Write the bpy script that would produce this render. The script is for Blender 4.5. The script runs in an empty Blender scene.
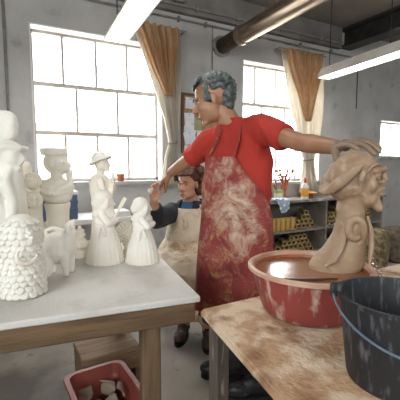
import bpy, bmesh, math, random
from mathutils import Vector, Matrix, Euler, noise as mnoise
random.seed(7)
scene = bpy.context.scene
COL = scene.collection
PI = math.pi
YAW = math.radians(28.2)
SY, CY = math.sin(YAW), math.cos(YAW)
def VW(r, f, z=0.0):
    """room point from (to the right, ahead, height) as seen from the doorway"""
    return Vector((r*CY + f*SY, -r*SY + f*CY, z))

# ------------------------------------------------------------------ geometry
class G:
    def __init__(s):
        s.bm = bmesh.new()
    def _add(s, verts, faces):
        vs = [s.bm.verts.new(v) for v in verts]
        for f in faces:
            try: s.bm.faces.new([vs[i] for i in f])
            except ValueError: pass
        return vs
    def box(s, c, d, rot=None):
        hx, hy, hz = d[0]/2, d[1]/2, d[2]/2
        M = Euler(rot).to_matrix() if rot else Matrix.Identity(3)
        c = Vector(c)
        vs = [c + M @ Vector((x*hx, y*hy, z*hz)) for x in (-1, 1) for y in (-1, 1) for z in (-1, 1)]
        s._add(vs, [(0,1,3,2),(4,6,7,5),(0,4,5,1),(2,3,7,6),(0,2,6,4),(1,5,7,3)])
        return s
    def bb(s, x0, x1, y0, y1, z0, z1):
        return s.box(((x0+x1)/2, (y0+y1)/2, (z0+z1)/2), (abs(x1-x0), abs(y1-y0), abs(z1-z0)))
    def loft(s, rings, cap=True, closed=True):
        n = len(rings[0]); vs = []
        for r in rings: vs += [s.bm.verts.new(p) for p in r]
        m = n if closed else n-1
        for i in range(len(rings)-1):
            for j in range(m):
                a, b = i*n+j, i*n+(j+1) % n
                try: s.bm.faces.new((vs[a], vs[b], vs[b+n], vs[a+n]))
                except ValueError: pass
        if cap and closed:
            s.bm.faces.new(list(reversed(vs[:n]))); s.bm.faces.new(vs[-n:])
        return s
    def lathe(s, prof, c=(0,0,0), seg=32, sx=1.0, sy=1.0, cap=True, wob=None):
        c = Vector(c); rings = []
        for (r, z) in prof:
            ring = []
            for k in range(seg):
                a = 2*PI*k/seg
                rr = r * (wob(a, z) if wob else 1.0)
                ring.append(c + Vector((rr*sx*math.cos(a), rr*sy*math.sin(a), z)))
            rings.append(ring)
        return s.loft(rings, cap)
    def frame(s, d):
        d = Vector(d).normalized()
        up = Vector((0,0,1)) if abs(d.z) < .95 else Vector((1,0,0))
        x = d.cross(up).normalized(); y = x.cross(d).normalized()
        return x, y
    def tube(s, pts, rad, seg=12, flat=1.0, cap=True):
        pts = [Vector(p) for p in pts]; n = len(pts)
        if not isinstance(rad, (list, tuple)): rad = [rad]*n
        rings = []; px = None
        for i, p in enumerate(pts):
            d = (pts[min(i+1, n-1)] - pts[max(i-1, 0)])
            if d.length < 1e-9: d = Vector((0,0,1))
            d.normalize()
            if px is None: x, y = s.frame(d)
            else:
                x = (px - d*px.dot(d))
                if x.length < 1e-6: x, y = s.frame(d)
                x.normalize(); y = x.cross(d).normalized()
            px = x
            rings.append([p + (x*math.cos(2*PI*k/seg) + y*math.sin(2*PI*k/seg)*flat)*rad[i] for k in range(seg)])
        return s.loft(rings, cap)
    def ell(s, c, r, rot=None, u=16, v=10):
        M = Euler(rot).to_matrix() if rot else Matrix.Identity(3)
        return s.ellM(c, r, M, u, v)
    def ellM(s, c, r, M, u=16, v=10):
        c = Vector(c)
        if not isinstance(r, (list, tuple)): r = (r, r, r)
        vs = [c + M @ Vector((0,0,-r[2]))]
        for i in range(1, v):
            t = -PI/2 + PI*i/v
            for k in range(u):
                a = 2*PI*k/u
                vs.append(c + M @ Vector((r[0]*math.cos(t)*math.cos(a), r[1]*math.cos(t)*math.sin(a), r[2]*math.sin(t))))
        vs.append(c + M @ Vector((0,0,r[2])))
        fs = []
        for k in range(u): fs.append((0, 1+(k+1) % u, 1+k))
        for i in range(v-2):
            for k in range(u):
                a = 1+i*u+k; b = 1+i*u+(k+1) % u
                fs.append((a, b, b+u, a+u))
        L = len(vs)-1; o = 1+(v-2)*u
        for k in range(u): fs.append((o+k, o+(k+1) % u, L))
        s._add(vs, fs); return s
    def cap(s, p0, p1, r0, r1=None, seg=12):
        """rounded tapered limb"""
        if r1 is None: r1 = r0
        p0, p1 = Vector(p0), Vector(p1); d = p1-p0; L = d.length
        if L < 1e-6: return s.ell(p0, r0)
        d.normalize(); pts, rad = [], []
        for k in range(0, 5):
            t = PI/2*k/4 if k else .12
            pts.append(p0 - d*r0*math.cos(t)); rad.append(max(r0*math.sin(t), r0*.08))
        for k in range(0, 5):
            t = PI/2*k/4 if k < 4 else PI/2-.12
            pts.append(p1 + d*r1*math.sin(t)); rad.append(max(r1*math.cos(t), r1*.08))
        return s.tube(pts, rad, seg)
    def chain(s, pts, rad, seg=14):
        for i in range(len(pts)-1): s.cap(pts[i], pts[i+1], rad[i], rad[i+1], seg)
        return s
    def grid(s, rows):
        n = len(rows[0]); vs = []
        for r in rows: vs += [s.bm.verts.new(p) for p in r]
        for i in range(len(rows)-1):
            for j in range(n-1):
                s.bm.faces.new((vs[i*n+j], vs[i*n+j+1], vs[(i+1)*n+j+1], vs[(i+1)*n+j]))
        return s
    def bevel(s, w, seg=2):
        bmesh.ops.bevel(s.bm, geom=[e for e in s.bm.edges], offset=w, segments=seg, affect='EDGES', profile=.5, clamp_overlap=True)
        return s
    def xf(s, M):
        s.bm.transform(M); return s
    def shift(s, v):
        return s.xf(Matrix.Translation(Vector(v)))

def link(name, me, m, parent=None, loc=None, rot=0.0):
    o = bpy.data.objects.new(name, me); COL.objects.link(o)
    if m is not None and len(me.materials) == 0: me.materials.append(m)
    if parent is not None: o.parent = parent
    if loc is not None: o.location = loc
    if rot: o.rotation_euler = (0, 0, rot)
    return o
def build(name, g, m, parent=None, loc=None, rot=0.0, smooth=True, flat_angle=40):
    bmesh.ops.recalc_face_normals(g.bm, faces=g.bm.faces)
    me = bpy.data.meshes.new(name); g.bm.to_mesh(me); g.bm.free()
    if smooth:
        me.polygons.foreach_set('use_smooth', [True]*len(me.polygons))
        try: me.set_sharp_from_angle(angle=math.radians(flat_angle))
        except Exception: pass
    return link(name, me, m, parent, loc, rot)
def fuse(name, g, m, parent=None, loc=None, rot=0.0, voxel=.005, it=4, fac=.5, disp=None, folds=False):
    """melt overlapping forms into one continuous skin"""
    bmesh.ops.recalc_face_normals(g.bm, faces=g.bm.faces)
    me = bpy.data.meshes.new(name+'_form'); g.bm.to_mesh(me); g.bm.free()
    t = bpy.data.objects.new('form', me); COL.objects.link(t)
    md = t.modifiers.new('r', 'REMESH'); md.mode = 'VOXEL'; md.voxel_size = voxel; md.use_smooth_shade = True
    if it:
        ms = t.modifiers.new('s', 'SMOOTH'); ms.factor = fac; ms.iterations = it
    dg = bpy.context.evaluated_depsgraph_get()
    me2 = bpy.data.meshes.new_from_object(t.evaluated_get(dg), depsgraph=dg)
    bpy.data.objects.remove(t); bpy.data.meshes.remove(me)
    me2.name = name
    if disp:
        amp, sc = disp
        fold = lambda p: (1 - 2.4*abs(mnoise.noise(Vector((p.x*.8, p.y*.8, p.z*.8+p.x*.6))*sc))) if folds else mnoise.noise(p*sc)
        new = [v.co + v.normal*(amp*fold(v.co)) for v in me2.vertices]
        for v, c_ in zip(me2.vertices, new): v.co = c_
    me2.polygons.foreach_set('use_smooth', [True]*len(me2.polygons))
    me2.materials.clear()
    return link(name, me2, m, parent, loc, rot)
def thing(name, label, cat, loc=(0,0,0), rot=0.0, group=None):
    o = bpy.data.objects.new(name, None); COL.objects.link(o)
    o.empty_display_size = .05
    o.location = loc; o.rotation_euler = (0, 0, rot)
    return tag(o, label, cat, group)
def tag(o, label, cat, group=None, kind=None):
    o['label'] = label; o['category'] = cat
    if group: o['group'] = group
    if kind: o['kind'] = kind
    return o
def struct(o):
    o['kind'] = 'structure'; return o
def dup(root, loc, rot=0.0, label=None, group=None, tilt=None):
    r = root.copy(); COL.objects.link(r); r.location = loc
    r.rotation_euler = tilt if tilt else (0, 0, rot)
    if label: r['label'] = label
    if group: r['group'] = group
    for ch in list(root.children):
        c = ch.copy(); COL.objects.link(c); c.parent = r
        for gch in list(ch.children):
            d = gch.copy(); COL.objects.link(d); d.parent = c
    return r

# ----------------------------------------------------------------- materials
def S(h):
    def f(c): return c/12.92 if c <= .04045 else ((c+.055)/1.055)**2.4
    return tuple(f(int(h[i:i+2], 16)/255) for i in (0, 2, 4)) + (1,)
def mat(name, a, b=None, scale=6.0, rough=.7, bump=0.0, bscale=None, metal=0.0, lo=.35, hi=.65,
        c=None, cscale=20.0, clo=.6, chi=.7, stretch=None, spec=None, detail=6, sss=None):
    m = bpy.data.materials.new(name); m.use_nodes = True
    nt = m.node_tree; N = nt.nodes; L = nt.links
    p = N['Principled BSDF']; p.inputs['Roughness'].default_value = rough; p.inputs['Metallic'].default_value = metal
    if spec is not None: p.inputs['Specular IOR Level'].default_value = spec
    tc = N.new('ShaderNodeTexCoord'); src = tc.outputs['Object']
    if stretch:
        mp = N.new('ShaderNodeMapping'); mp.inputs['Scale'].default_value = stretch
        L.new(src, mp.inputs['Vector']); src = mp.outputs['Vector']
    def nz(sc, dt=detail):
        n = N.new('ShaderNodeTexNoise'); n.inputs['Scale'].default_value = sc; n.inputs['Detail'].default_value = dt
        L.new(src, n.inputs['Vector']); return n
    def mix(fac, x, y):
        k = N.new('ShaderNodeMix'); k.data_type = 'RGBA'
        L.new(fac, k.inputs[0])
        for s_, v in ((6, x), (7, y)):
            if hasattr(v, 'is_linked'): L.new(v, k.inputs[s_])
            else: k.inputs[s_].default_value = v
        return k.outputs[2]
    def rng(o, lo_, hi_):
        r = N.new('ShaderNodeMapRange'); r.inputs[1].default_value = lo_; r.inputs[2].default_value = hi_
        L.new(o, r.inputs[0]); return r.outputs[0]
    col = a
    if b is not None: col = mix(rng(nz(scale).outputs[0], lo, hi), a, b)
    if c is not None: col = mix(rng(nz(cscale).outputs[0], clo, chi), col, c)
    if hasattr(col, 'is_linked'): L.new(col, p.inputs['Base Color'])
    else: p.inputs['Base Color'].default_value = col
    if bump:
        bp = N.new('ShaderNodeBump'); bp.inputs['Strength'].default_value = bump; bp.inputs['Distance'].default_value = .01
        L.new(nz(bscale or scale*4, 4).outputs[0], bp.inputs['Height']); L.new(bp.outputs[0], p.inputs['Normal'])
    m['_src'] = ''
    return m
def emit(name, col, s):
    m = bpy.data.materials.new(name); m.use_nodes = True
    nt = m.node_tree; nt.nodes.clear()
    e = nt.nodes.new('ShaderNodeEmission'); e.inputs[0].default_value = col; e.inputs[1].default_value = s
    o = nt.nodes.new('ShaderNodeOutputMaterial'); nt.links.new(e.outputs[0], o.inputs[0]); return m
def glassy(name, tint=(1,1,1,1), g=.08, rough=.02):
    m = bpy.data.materials.new(name); m.use_nodes = True
    nt = m.node_tree; nt.nodes.clear()
    t = nt.nodes.new('ShaderNodeBsdfTransparent'); t.inputs[0].default_value = tint
    gl = nt.nodes.new('ShaderNodeBsdfGlossy'); gl.inputs['Roughness'].default_value = rough
    mx = nt.nodes.new('ShaderNodeMixShader'); mx.inputs[0].default_value = g
    o = nt.nodes.new('ShaderNodeOutputMaterial')
    nt.links.new(t.outputs[0], mx.inputs[1]); nt.links.new(gl.outputs[0], mx.inputs[2]); nt.links.new(mx.outputs[0], o.inputs[0])
    return m

M = {}
M['wall'] = mat('plaster_wall', S('c2c0bc'), S('b0aeaa'), 2.5, .9, .25, 30, c=S('999793'), cscale=5, clo=.6, chi=.75)
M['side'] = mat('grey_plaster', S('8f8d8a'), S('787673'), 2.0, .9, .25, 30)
M['ceil'] = mat('ceiling_concrete', S('8a827a'), S('776f67'), 2.0, .9, .3, 25)
M['band'] = mat('beam_concrete', S('827d77'), S('6b6762'), 3.0, .9, .3, 25)
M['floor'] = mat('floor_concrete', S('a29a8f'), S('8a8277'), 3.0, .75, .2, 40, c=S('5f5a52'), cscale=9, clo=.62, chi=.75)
M['steel'] = mat('dark_steel', S('3a3632'), S('2b2724'), 8, .6, .1)
M['sill'] = mat('sill_plaster', S('bdbbb8'), S('a5a3a0'), 6, .85, .2)
M['frame'] = mat('window_paint', S('c4bbb4'), S('aaa19a'), 9, .6, .1)
M['jamb'] = mat('white_reveal', S('e6e4e0'), S('d2d0cb'), 5, .8, .1)
M['pane'] = glassy('window_glass', (1,1,1,1), .06)
M['galv'] = mat('stove_pipe_metal', S('b3a494'), S('8a7a6a'), 5, .33, .1, 12, metal=.9, stretch=(6, .6, 6))
M['galv_dark'] = mat('pipe_collar_metal', S('55483c'), S('3c332b'), 8, .5, .1, metal=.7)
M['conduit'] = mat('grey_conduit', S('8d8983'), S('75716b'), 9, .6)
M['cable'] = mat('dark_cable', S('2d2a28'), None, rough=.7)
M['fix'] = mat('lamp_housing', S('d4cdc4'), S('c4bcb2'), 5, .5)
M['tube'] = emit('lamp_tube_light', (1, .97, .92, 1), 9.0)
M['slab'] = mat('plaster_board', S('cccac4'), S('c2bfb7'), 5, .8, .25, 60, c=S('b5b0a6'), cscale=11, clo=.55, chi=.8)
M['wood'] = mat('table_wood', S('6f573c'), S('54402a'), 4, .75, .3, 20, stretch=(1, 8, 8), c=S('4d3825'), cscale=6, clo=.6, chi=.75)
M['legw'] = mat('leg_wood', S('705a41'), S('564129'), 4, .75, .3, 20, stretch=(8, 8, 1))
M['darkleg'] = mat('dark_leg_wood', S('5d5348'), S('463e36'), 4, .75, .3, 20, stretch=(8, 8, 1), c=S('8b8172'), cscale=9, clo=.62, chi=.7)
M['clay_top'] = mat('clay_crusted_top', S('cfbaa0'), S('b3916f'), 11, .85, .7, 60, lo=.45, hi=.56, c=S('8d6747'), cscale=6, clo=.54, chi=.62, detail=10)
M['edge'] = mat('board_edge', S('b9a184'), S('9a7f60'), 14, .85, .3)
M['white_clay'] = mat('white_clay', S('eae6dc'), S('e0dacd'), 8, .75, .2, 60)
M['pale_clay'] = mat('bone_clay', S('ece6d9'), S('e2d9c8'), 8, .8, .2, 60)
M['grey_clay'] = mat('grey_white_clay', S('e6e3d8'), S('d8d4c8'), 10, .8, .2, 50)
M['bust'] = mat('wet_terracotta_clay', S('9f866c'), S('8c7157'), 14, .55, .15, 70, c=S('b0977c'), cscale=40, clo=.55, chi=.75)
M['tubeclay'] = mat('clay_tube', S('b99f72'), S('a08658'), 25, .85)
M['sack'] = mat('burlap', S('8d7c5f'), S('55482f'), 22, .95, .8, 60, lo=.4, hi=.6)
M['sack2'] = mat('dark_burlap', S('6f6352'), S('4a4133'), 22, .95, .8, 60)
# ------------------------------------------------------------------ the room
X0, X1, Y0, Y1, ZC = -1.9, 7.0, -3.4, 3.8, 3.22
T = .24
def wall_panels(name, holes, axis, at0, at1, lo, hi, m):
    """one wall with rectangular openings; axis 'x' runs along X"""
    g = G(); cuts = sorted(holes); cur = lo
    def b(a0, a1, z0, z1):
        if a1-a0 < 1e-4 or z1-z0 < 1e-4: return
        if axis == 'x': g.bb(a0, a1, at0, at1, z0, z1)
        else: g.bb(at0, at1, a0, a1, z0, z1)
    for (h0, h1, z0, z1) in cuts:
        b(cur, h0, 0, ZC); b(h0, h1, 0, z0); b(h0, h1, z1, ZC); cur = h1
    b(cur, hi, 0, ZC)
    return struct(build(name, g, m, smooth=False))
W1 = (.205, 1.55, 1.04, 2.56); W2 = (2.655, 4.06, .98, 2.56); W3 = (5.45, 6.45, 1.35, 1.97)
wall_panels('wall_back', [W1, W2, W3], 'x', Y1, Y1+T, X0-T, X1+T, M['wall'])
WL = (-1.9, .6, 1.25, 2.75)
wall_panels('wall_left', [WL], 'y', X0-T, X0, Y0, Y1, M['side'])
wall_panels('wall_right', [], 'y', X1, X1+T, Y0, Y1, M['side'])
WF1 = (-1.0, 1.4, 2.0, 2.9); WF2 = (2.6, 5.2, 2.0, 2.9)
wall_panels('wall_front', [WF1, WF2], 'x', Y0-T, Y0, X0-T, X1+T, M['side'])
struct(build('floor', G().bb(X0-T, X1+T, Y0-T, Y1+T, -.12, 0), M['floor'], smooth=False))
struct(build('ceiling', G().bb(X0-T, X1+T, Y0-T, Y1+T, ZC, ZC+.15), M['ceil'], smooth=False))
# concrete ring beam along the top of the back wall, steel joist meeting it
struct(build('trim_1', G().bb(X0, 4.37, Y1-.07, Y1, 2.93, ZC), M['band'], smooth=False))
g = G(); g.bb(4.39, 4.63, Y0, Y1, 2.95, 2.98); g.bb(4.39, 4.63, Y0, Y1, ZC-.03, ZC); g.bb(4.5, 4.53, Y0, Y1, 2.98, ZC-.03)
struct(build('trim_2', g, M['steel'], smooth=False))
struct(build('trim_3', G().bb(X0, X1, Y1-.035, Y1, 0, .1), M['side'], smooth=False))

def window(n, a0, a1, z0, z1, y, rows, depth=T, frame=.035, sill=True, flip=1):
    """steel window set towards the outside of its opening; rows = [(z_low, z_high, [mullion x])]"""
    w = bpy.data.objects.new('window_%d' % n, None); COL.objects.link(w); struct(w); w.location = (a0, y, z0)
    off = Vector((a0, y, z0))
    def P(name, g, m, **k): return build(name, g.shift(-off), m, w, smooth=False, **k)
    yo = y + flip*.14
    g = G(); f = frame
    g.bb(a0, a0+f, yo, yo+.05, z0, z1); g.bb(a1-f, a1, yo, yo+.05, z0, z1)
    g.bb(a0, a1, yo, yo+.05, z1-f, z1); g.bb(a0, a1, yo, yo+.05, z0, z0+f)
    P('window_frame', g, M['frame'])
    for i, (zl, zh, ms) in enumerate(rows):
        if i < len(rows)-1:
            P('transom', G().bb(a0+f, a1-f, yo-.005, yo+.045, zh-.02, zh+.02), M['frame'])
        for x in ms:
            P('mullion', G().bb(x-.012, x+.012, yo+.005, yo+.04, zl+.02, zh-.02), M['frame'])
    P('pane', G().bb(a0+f, a1-f, yo+.022, yo+.026, z0+f, z1-f), M['pane'])
    g = G(); t = .012
    ya, yb = sorted((y-flip*.004, yo))
    g.bb(a0, a0+t, ya, yb, z0, z1); g.bb(a1-t, a1, ya, yb, z0, z1); g.bb(a0, a1, ya, yb, z1-t, z1)
    P('reveal', g, M['jamb'])
    if sill: P('window_sill', G().bb(a0-.03, a1+.03, min(y-flip*.05, yo), max(y-flip*.05, yo), z0-.035, z0+.004), M['sill'])
    return w
window(1, *W1, Y1, [(1.04, 1.55, [.515, .845, 1.19]), (1.55, 2.035, [.64, 1.075]), (2.035, 2.56, [.515, .85, 1.19])])
window(2, *W2, Y1, [(.98, 1.52, [3.0, 3.35, 3.72]), (1.52, 2.035, [3.08, 3.5]), (2.035, 2.56, [2.96, 3.32, 3.7])])
window(3, *W3, Y1, [(1.35, 1.97, [5.95])], sill=True)
window(4, *WF1, Y0, [(2.0, 2.9, [-.2, .6])], flip=-1)  # both front-wall windows are unseen, added behind the viewer for fill light
window(5, *WF2, Y0, [(2.0, 2.9, [3.5, 4.3])], flip=-1)
# added side window in the left wall, unseen, for light on the statues
wl = bpy.data.objects.new('window_6', None); COL.objects.link(wl); struct(wl); wl.location = (X0, WL[0], WL[2])
o_ = Vector((X0, WL[0], WL[2]))
g = G(); xa, xb = X0-.19, X0-.14
g.bb(xa, xb, WL[0], WL[0]+.035, WL[2], WL[3]); g.bb(xa, xb, WL[1]-.035, WL[1], WL[2], WL[3])
g.bb(xa, xb, WL[0], WL[1], WL[2], WL[2]+.035); g.bb(xa, xb, WL[0], WL[1], WL[3]-.035, WL[3])
build('window_frame', g.shift(-o_), M['frame'], wl, smooth=False)
build('mullion', G().bb(xa, xb, -.67, -.64, WL[2], WL[3]).shift(-o_), M['frame'], wl, smooth=False)
build('pane', G().bb(xa+.022, xa+.026, WL[0]+.035, WL[1]-.035, WL[2]+.035, WL[3]-.035).shift(-o_), M['pane'], wl, smooth=False)

# outside: a yard and a pale neighbouring house
struct(build('ground', G().bb(-30, 40, Y1+T+.3, 60, -.7, -.5), mat('yard_gravel', S('c9c5bd'), S('b0aca4'), 3, .9), smooth=False))
hb = thing('house', 'pale house with small dark windows across the yard, outside the left window', 'house', (4.2, 24, -.5))
hm = mat('house_plaster', S('e9e4dc'), S('ddd6cb'), 3, .9)
build('wall', G().bb(-3.0, 5, 0, 5, 0, 3.4), hm, hb, smooth=False)
g = G(); g.loft([[(-3.3, -.3, 3.4), (5.3, -.3, 3.4), (5.3, 2.5, 4.5), (-3.3, 2.5, 4.5)], [(-3.3, -.3, 3.5), (5.3, -.3, 3.5), (5.3, 2.5, 4.6), (-3.3, 2.5, 4.6)]])
build('roof', g, mat('roof_tiles', S('cfae9d'), S('bd9988'), 6, .9), hb, smooth=False)
for x in (-1.6, 1.2, 3.4): build('house_window', G().bb(x, x+.9, -.05, .05, 1.2, 2.4), mat('house_glass', S('8f8a88'), None, rough=.3), hb, smooth=False)

# ---------------------------------------------------------- wall services
# stove pipe from the back wall
PX, PZ = 2.33, 2.66
t = thing('stove_pipe', 'shiny metal stove pipe running out of the wall under the ceiling', 'pipe', (PX, Y1, PZ))
o_ = Vector((PX, Y1, PZ))
g = G(); R = .098
def ringY(y, r, n=32): return [Vector((r*math.cos(2*PI*k/n), y, r*math.sin(2*PI*k/n))) for k in range(n)]
g.loft([ringY(-.42, R), ringY(-7.1, R)]); build('pipe', g, M['galv'], t)
g = G(); g.loft([ringY(0, R*.93), ringY(-.42, R*.93)]); build('elbow_stub', g, M['galv_dark'], t)
g = G(); g.loft([ringY(-.42, R*1.0), ringY(-.42, R*1.1), ringY(-.49, R*1.1), ringY(-.49, R*1.0)], cap=True); build('collar', g, M['galv'], t)
g = G(); g.loft([ringY(-.0, R*1.0), ringY(0, R*1.28), ringY(-.02, R*1.28), ringY(-.03, R*1.0)]); build('wall_rosette', g, M['conduit'], t)

# conduits along the wall
def conduit(name, pts, r, label, clips=(), m='conduit'):
    t = thing(name, label, 'conduit', pts[0])
    o_ = Vector(pts[0])
    g = G().tube([Vector(p)-o_ for p in pts], r, 8); build('tube', g, M[m], t)
    for c in clips:
        build('clip', G().box(Vector(c)-o_, (.018, .05, .055)), M['conduit'], t, smooth=False)
    return t
conduit('cable_conduit', [(.9, Y1-.09, 2.99), (2.2, Y1-.09, 2.99), (4.3, Y1-.09, 2.99)], .013, 'upper grey cable conduit along the concrete beam above the windows', [(x, Y1-.085, 2.99) for x in (1.1, 1.5, 1.95, 2.5, 3.2, 3.9)])
conduit('cable_conduit', [(-.3, Y1-.025, 2.87), (2.2, Y1-.025, 2.87), (4.9, Y1-.025, 2.85)], .012, 'lower grey cable conduit clipped to the wall just under the concrete beam', [(x, Y1-.025, 2.87) for x in (.6, 1.4, 1.75, 2.1, 2.9, 3.6, 4.2)])
conduit('cable_conduit', [(.0, Y1-.015, .5), (.0, Y1-.015, 2.86)], .013, 'vertical grey conduit on the wall left of the left window', [(0, Y1-.02, 1.9), (0, Y1-.02, 2.5)])
conduit('cable_conduit', [(2.2, Y1-.012, 2.1), (2.2, Y1-.012, 2.86)], .008, 'thin vertical conduit on the wall beside the left end of the stove pipe')
conduit('cable_conduit', [(4.82, Y1-.0065, 2.1), (4.82, Y1-.0065, 2.84)], .007, 'thin dark cable hanging on the grey wall right of the right window', m='cable')
tag(build('junction_box', G().bb(-.07, .07, -.05, .0, -.07, .07).bevel(.008), M['conduit'], None, (1.72, Y1-.0705, 3.09), smooth=False), 'small square grey junction box on the beam above the left curtain', 'junction box')

# ------------------------------------------------------------- lamps
def lamp(label, p_far, p_near, z, wires):
    a, b = Vector((*p_far, z)), Vector((*p_near, z)); d = (b-a); L = d.length
    rot = math.atan2(d.y, d.x)
    t = thing('fluorescent_lamp', label, 'lamp', a, rot, 'hanging fluorescent lamps')
    prof = [(-.105, 0), (-.04, .125), (.04, .125), (.105, 0), (.094, 0), (.032, .108), (-.032, .108), (-.094, 0)]
    g = G(); g.loft([[Vector((x, y, zz)) for y, zz in prof] for x in (0, L)]); build('reflector', g, M['fix'], t, smooth=False)
    for x in (.002, L-.002):
        g = G(); g.loft([[Vector((xx, y, zz)) for y, zz in prof[:4]] for xx in (x-.004, x+.004)]); build('end_cap', g, M['fix'], t, smooth=False)
    for y in (-.04, .04):
        build('fluorescent_tube', G().tube([(.03, y, .03), (L-.03, y, .03)], .02, 12), M['tube'], t)
    for x in wires:
        build('hanging_cable', G().tube([(x, 0, .12), (x, 0, ZC-z)], .005, 6), M['cable'], t)
    return t
lamp('hanging fluorescent lamp at right, in front of the grey wall, lit', (3.52, 3.27), (3.34, 1.55), 2.3, (.1, .95))
lamp('hanging fluorescent lamp at upper left, over the statue table, lit', (.855, 3.19), (.79, 1.5), 2.3, (.12, 1.2))
# added fill lamp in the unseen part of the workshop behind the viewer
lamp('added unseen fluorescent fill lamp behind the viewer, over the front of the workshop', (3.2, -.3), (3.15, -2.1), 2.4, (.12, 1.2))
# ------------------------------------------------------------------ tables
TL = .78           # top of the statue table
a8 = math.radians(-7.6)
t = thing('work_table', 'wooden work table at left with a whitish board top, carrying the statues', 'table', (.542, 1.007, 0), a8)
# local frame: x to the right, y away; right front corner at the origin
g = G(); g.bb(-2.3, 0, .0, 1.05, TL-.022, TL); g.bevel(.004, 1); build('table_top', g, M['slab'], t, smooth=False)
g = G(); g.bb(-2.28, -.015, .012, .04, TL-.095, TL-.0225); build('front_rail', g.bevel(.004, 1), M['wood'], t, smooth=False)
g = G(); g.bb(-2.28, -.015, .99, 1.02, TL-.095, TL-.0225); build('back_rail', g.bevel(.004, 1), M['wood'], t, smooth=False)
for x in (-.06, -2.25):
    g = G(); g.bb(x-.015, x+.015, .04, .99, TL-.095, TL-.0225); build('side_rail', g, M['wood'], t, smooth=False)
for x, y in ((-.16, .075), (-.16, .95), (-2.1, .075), (-2.1, .95)):
    g = G(); g.bb(x-.032, x+.032, y-.032, y+.032, 0, TL-.0225); build('leg', g.bevel(.004, 1), M['legw'], t, smooth=False)
# the thin tan sheet that pokes out under the board's corner
tag(build('cardboard_sheet', G().loft([[(-.085, .05, 0), (.0, -.02, 0), (.06, .07, -.006), (-.03, .16, -.004)], [(-.085, .05, .004), (.0, -.02, .004), (.06, .07, -.002), (-.03, .16, 0)]]),
    mat('tan_card', S('b89c78'), S('a3865f'), 8, .9), None, (.53, 1.04, TL-.0997), smooth=False), 'tan scrap of sheet poking out under the right corner of the white-topped table', 'sheet')

TR = .76
t = thing('clay_table', 'worktable at right with a top crusted in tan and brown clay', 'table', (.514, .955, 0), math.radians(1.0))
g = G(); rows = []
g.bb(0, 1.9, -.95, 0, TR-.026, TR)
bmesh.ops.bevel(g.bm, geom=g.bm.edges[:], offset=.006, segments=2, affect='EDGES')
# the left edge runs a little towards the viewer's left
for v in g.bm.verts: v.co.x += .16*v.co.y*max(0, 1-v.co.x/1.9)
build('table_top', g, M['clay_top'], t, smooth=False)
g = G(); g.bb(.03, 1.87, -.05, -.025, TR-.1, TR-.0265); build('back_rail', g, M['darkleg'], t, smooth=False)
g = G(); g.bb(.03, 1.87, -.9, -.875, TR-.1, TR-.0265); build('front_rail', g, M['darkleg'], t, smooth=False)
for x, y in ((.03, -.065), (1.84, -.065), (.0, -.86), (1.84, -.86)):
    g = G(); g.bb(x-.024, x+.024, y-.024, y+.024, 0, TR-.0265); build('leg', g.bevel(.004, 1), M['darkleg'], t, smooth=False)

# ------------------------------------------------------------------ basin
M['basin'] = mat('red_plastic', S('8c3f3a'), S('75312e'), 5, .45, .15, 25, c=S('b79c8c'), cscale=34, clo=.53, chi=.68, stretch=(1, 1, .35))
M['rim'] = mat('worn_rim', S('c4a48e'), S('ab8168'), 9, .5, .1, 30)
M['inner'] = mat('clay_stained_inside', S('a86748'), S('8a4a30'), 6, .35, .1, 20, c=S('c4502e'), cscale=8, clo=.55, chi=.7)
M['slip'] = mat('brown_slip_water', S('93674a'), S('7d5238'), 5, .16, .15, 14, spec=.5)
BX, BY = .811, .785
t = thing('basin', 'round red plastic basin with a worn pale rim, holding brown water', 'basin', (BX, BY, TR))
build('basin_wall', G().lathe([(.02, .001), (.128, .001), (.142, .01), (.150, .03), (.168, .09), (.178, .136), (.174, .136), (.163, .09), (.144, .03), (.13, .012), (.02, .01)], seg=56), M['basin'], t)
g = G(); n = 56
prof = [(.172, .137), (.176, .147), (.184, .151), (.191, .147), (.191, .137), (.184, .134), (.178, .133)]
g.loft([[Vector((r*math.cos(2*PI*k/n), r*math.sin(2*PI*k/n), z)) for k in range(n)] for r, z in prof + prof[:1]], cap=False); build('rim', g, M['rim'], t)
g = G(); g.loft([[Vector((r*math.cos(2*PI*k/n), r*math.sin(2*PI*k/n), z)) for k in range(n)] for r, z in ((.173, .136), (.1625, .0905), (.1435, .031))], cap=False)
build('clay_lining', g, M['inner'], t)
g = G().lathe([(.005, .128), (.1705, .128), (.1675, .118), (.005, .118)], seg=48)
tag(build('slip_water', g, M['slip'], None, (BX, BY, TR)), 'brown muddy water filling the red basin', 'water', kind='stuff')
g = G().tube([(-.13, -.03, .131), (-.06, -.075, .132), (.01, -.10, .131)], [.006, .008, .005], 8, .4)
tag(build('wooden_stick', g, mat('wet_stick', S('4d3526'), None, rough=.4), None, (BX, BY, TR)), 'dark wet stick floating on the water in the red basin', 'stick')

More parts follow.
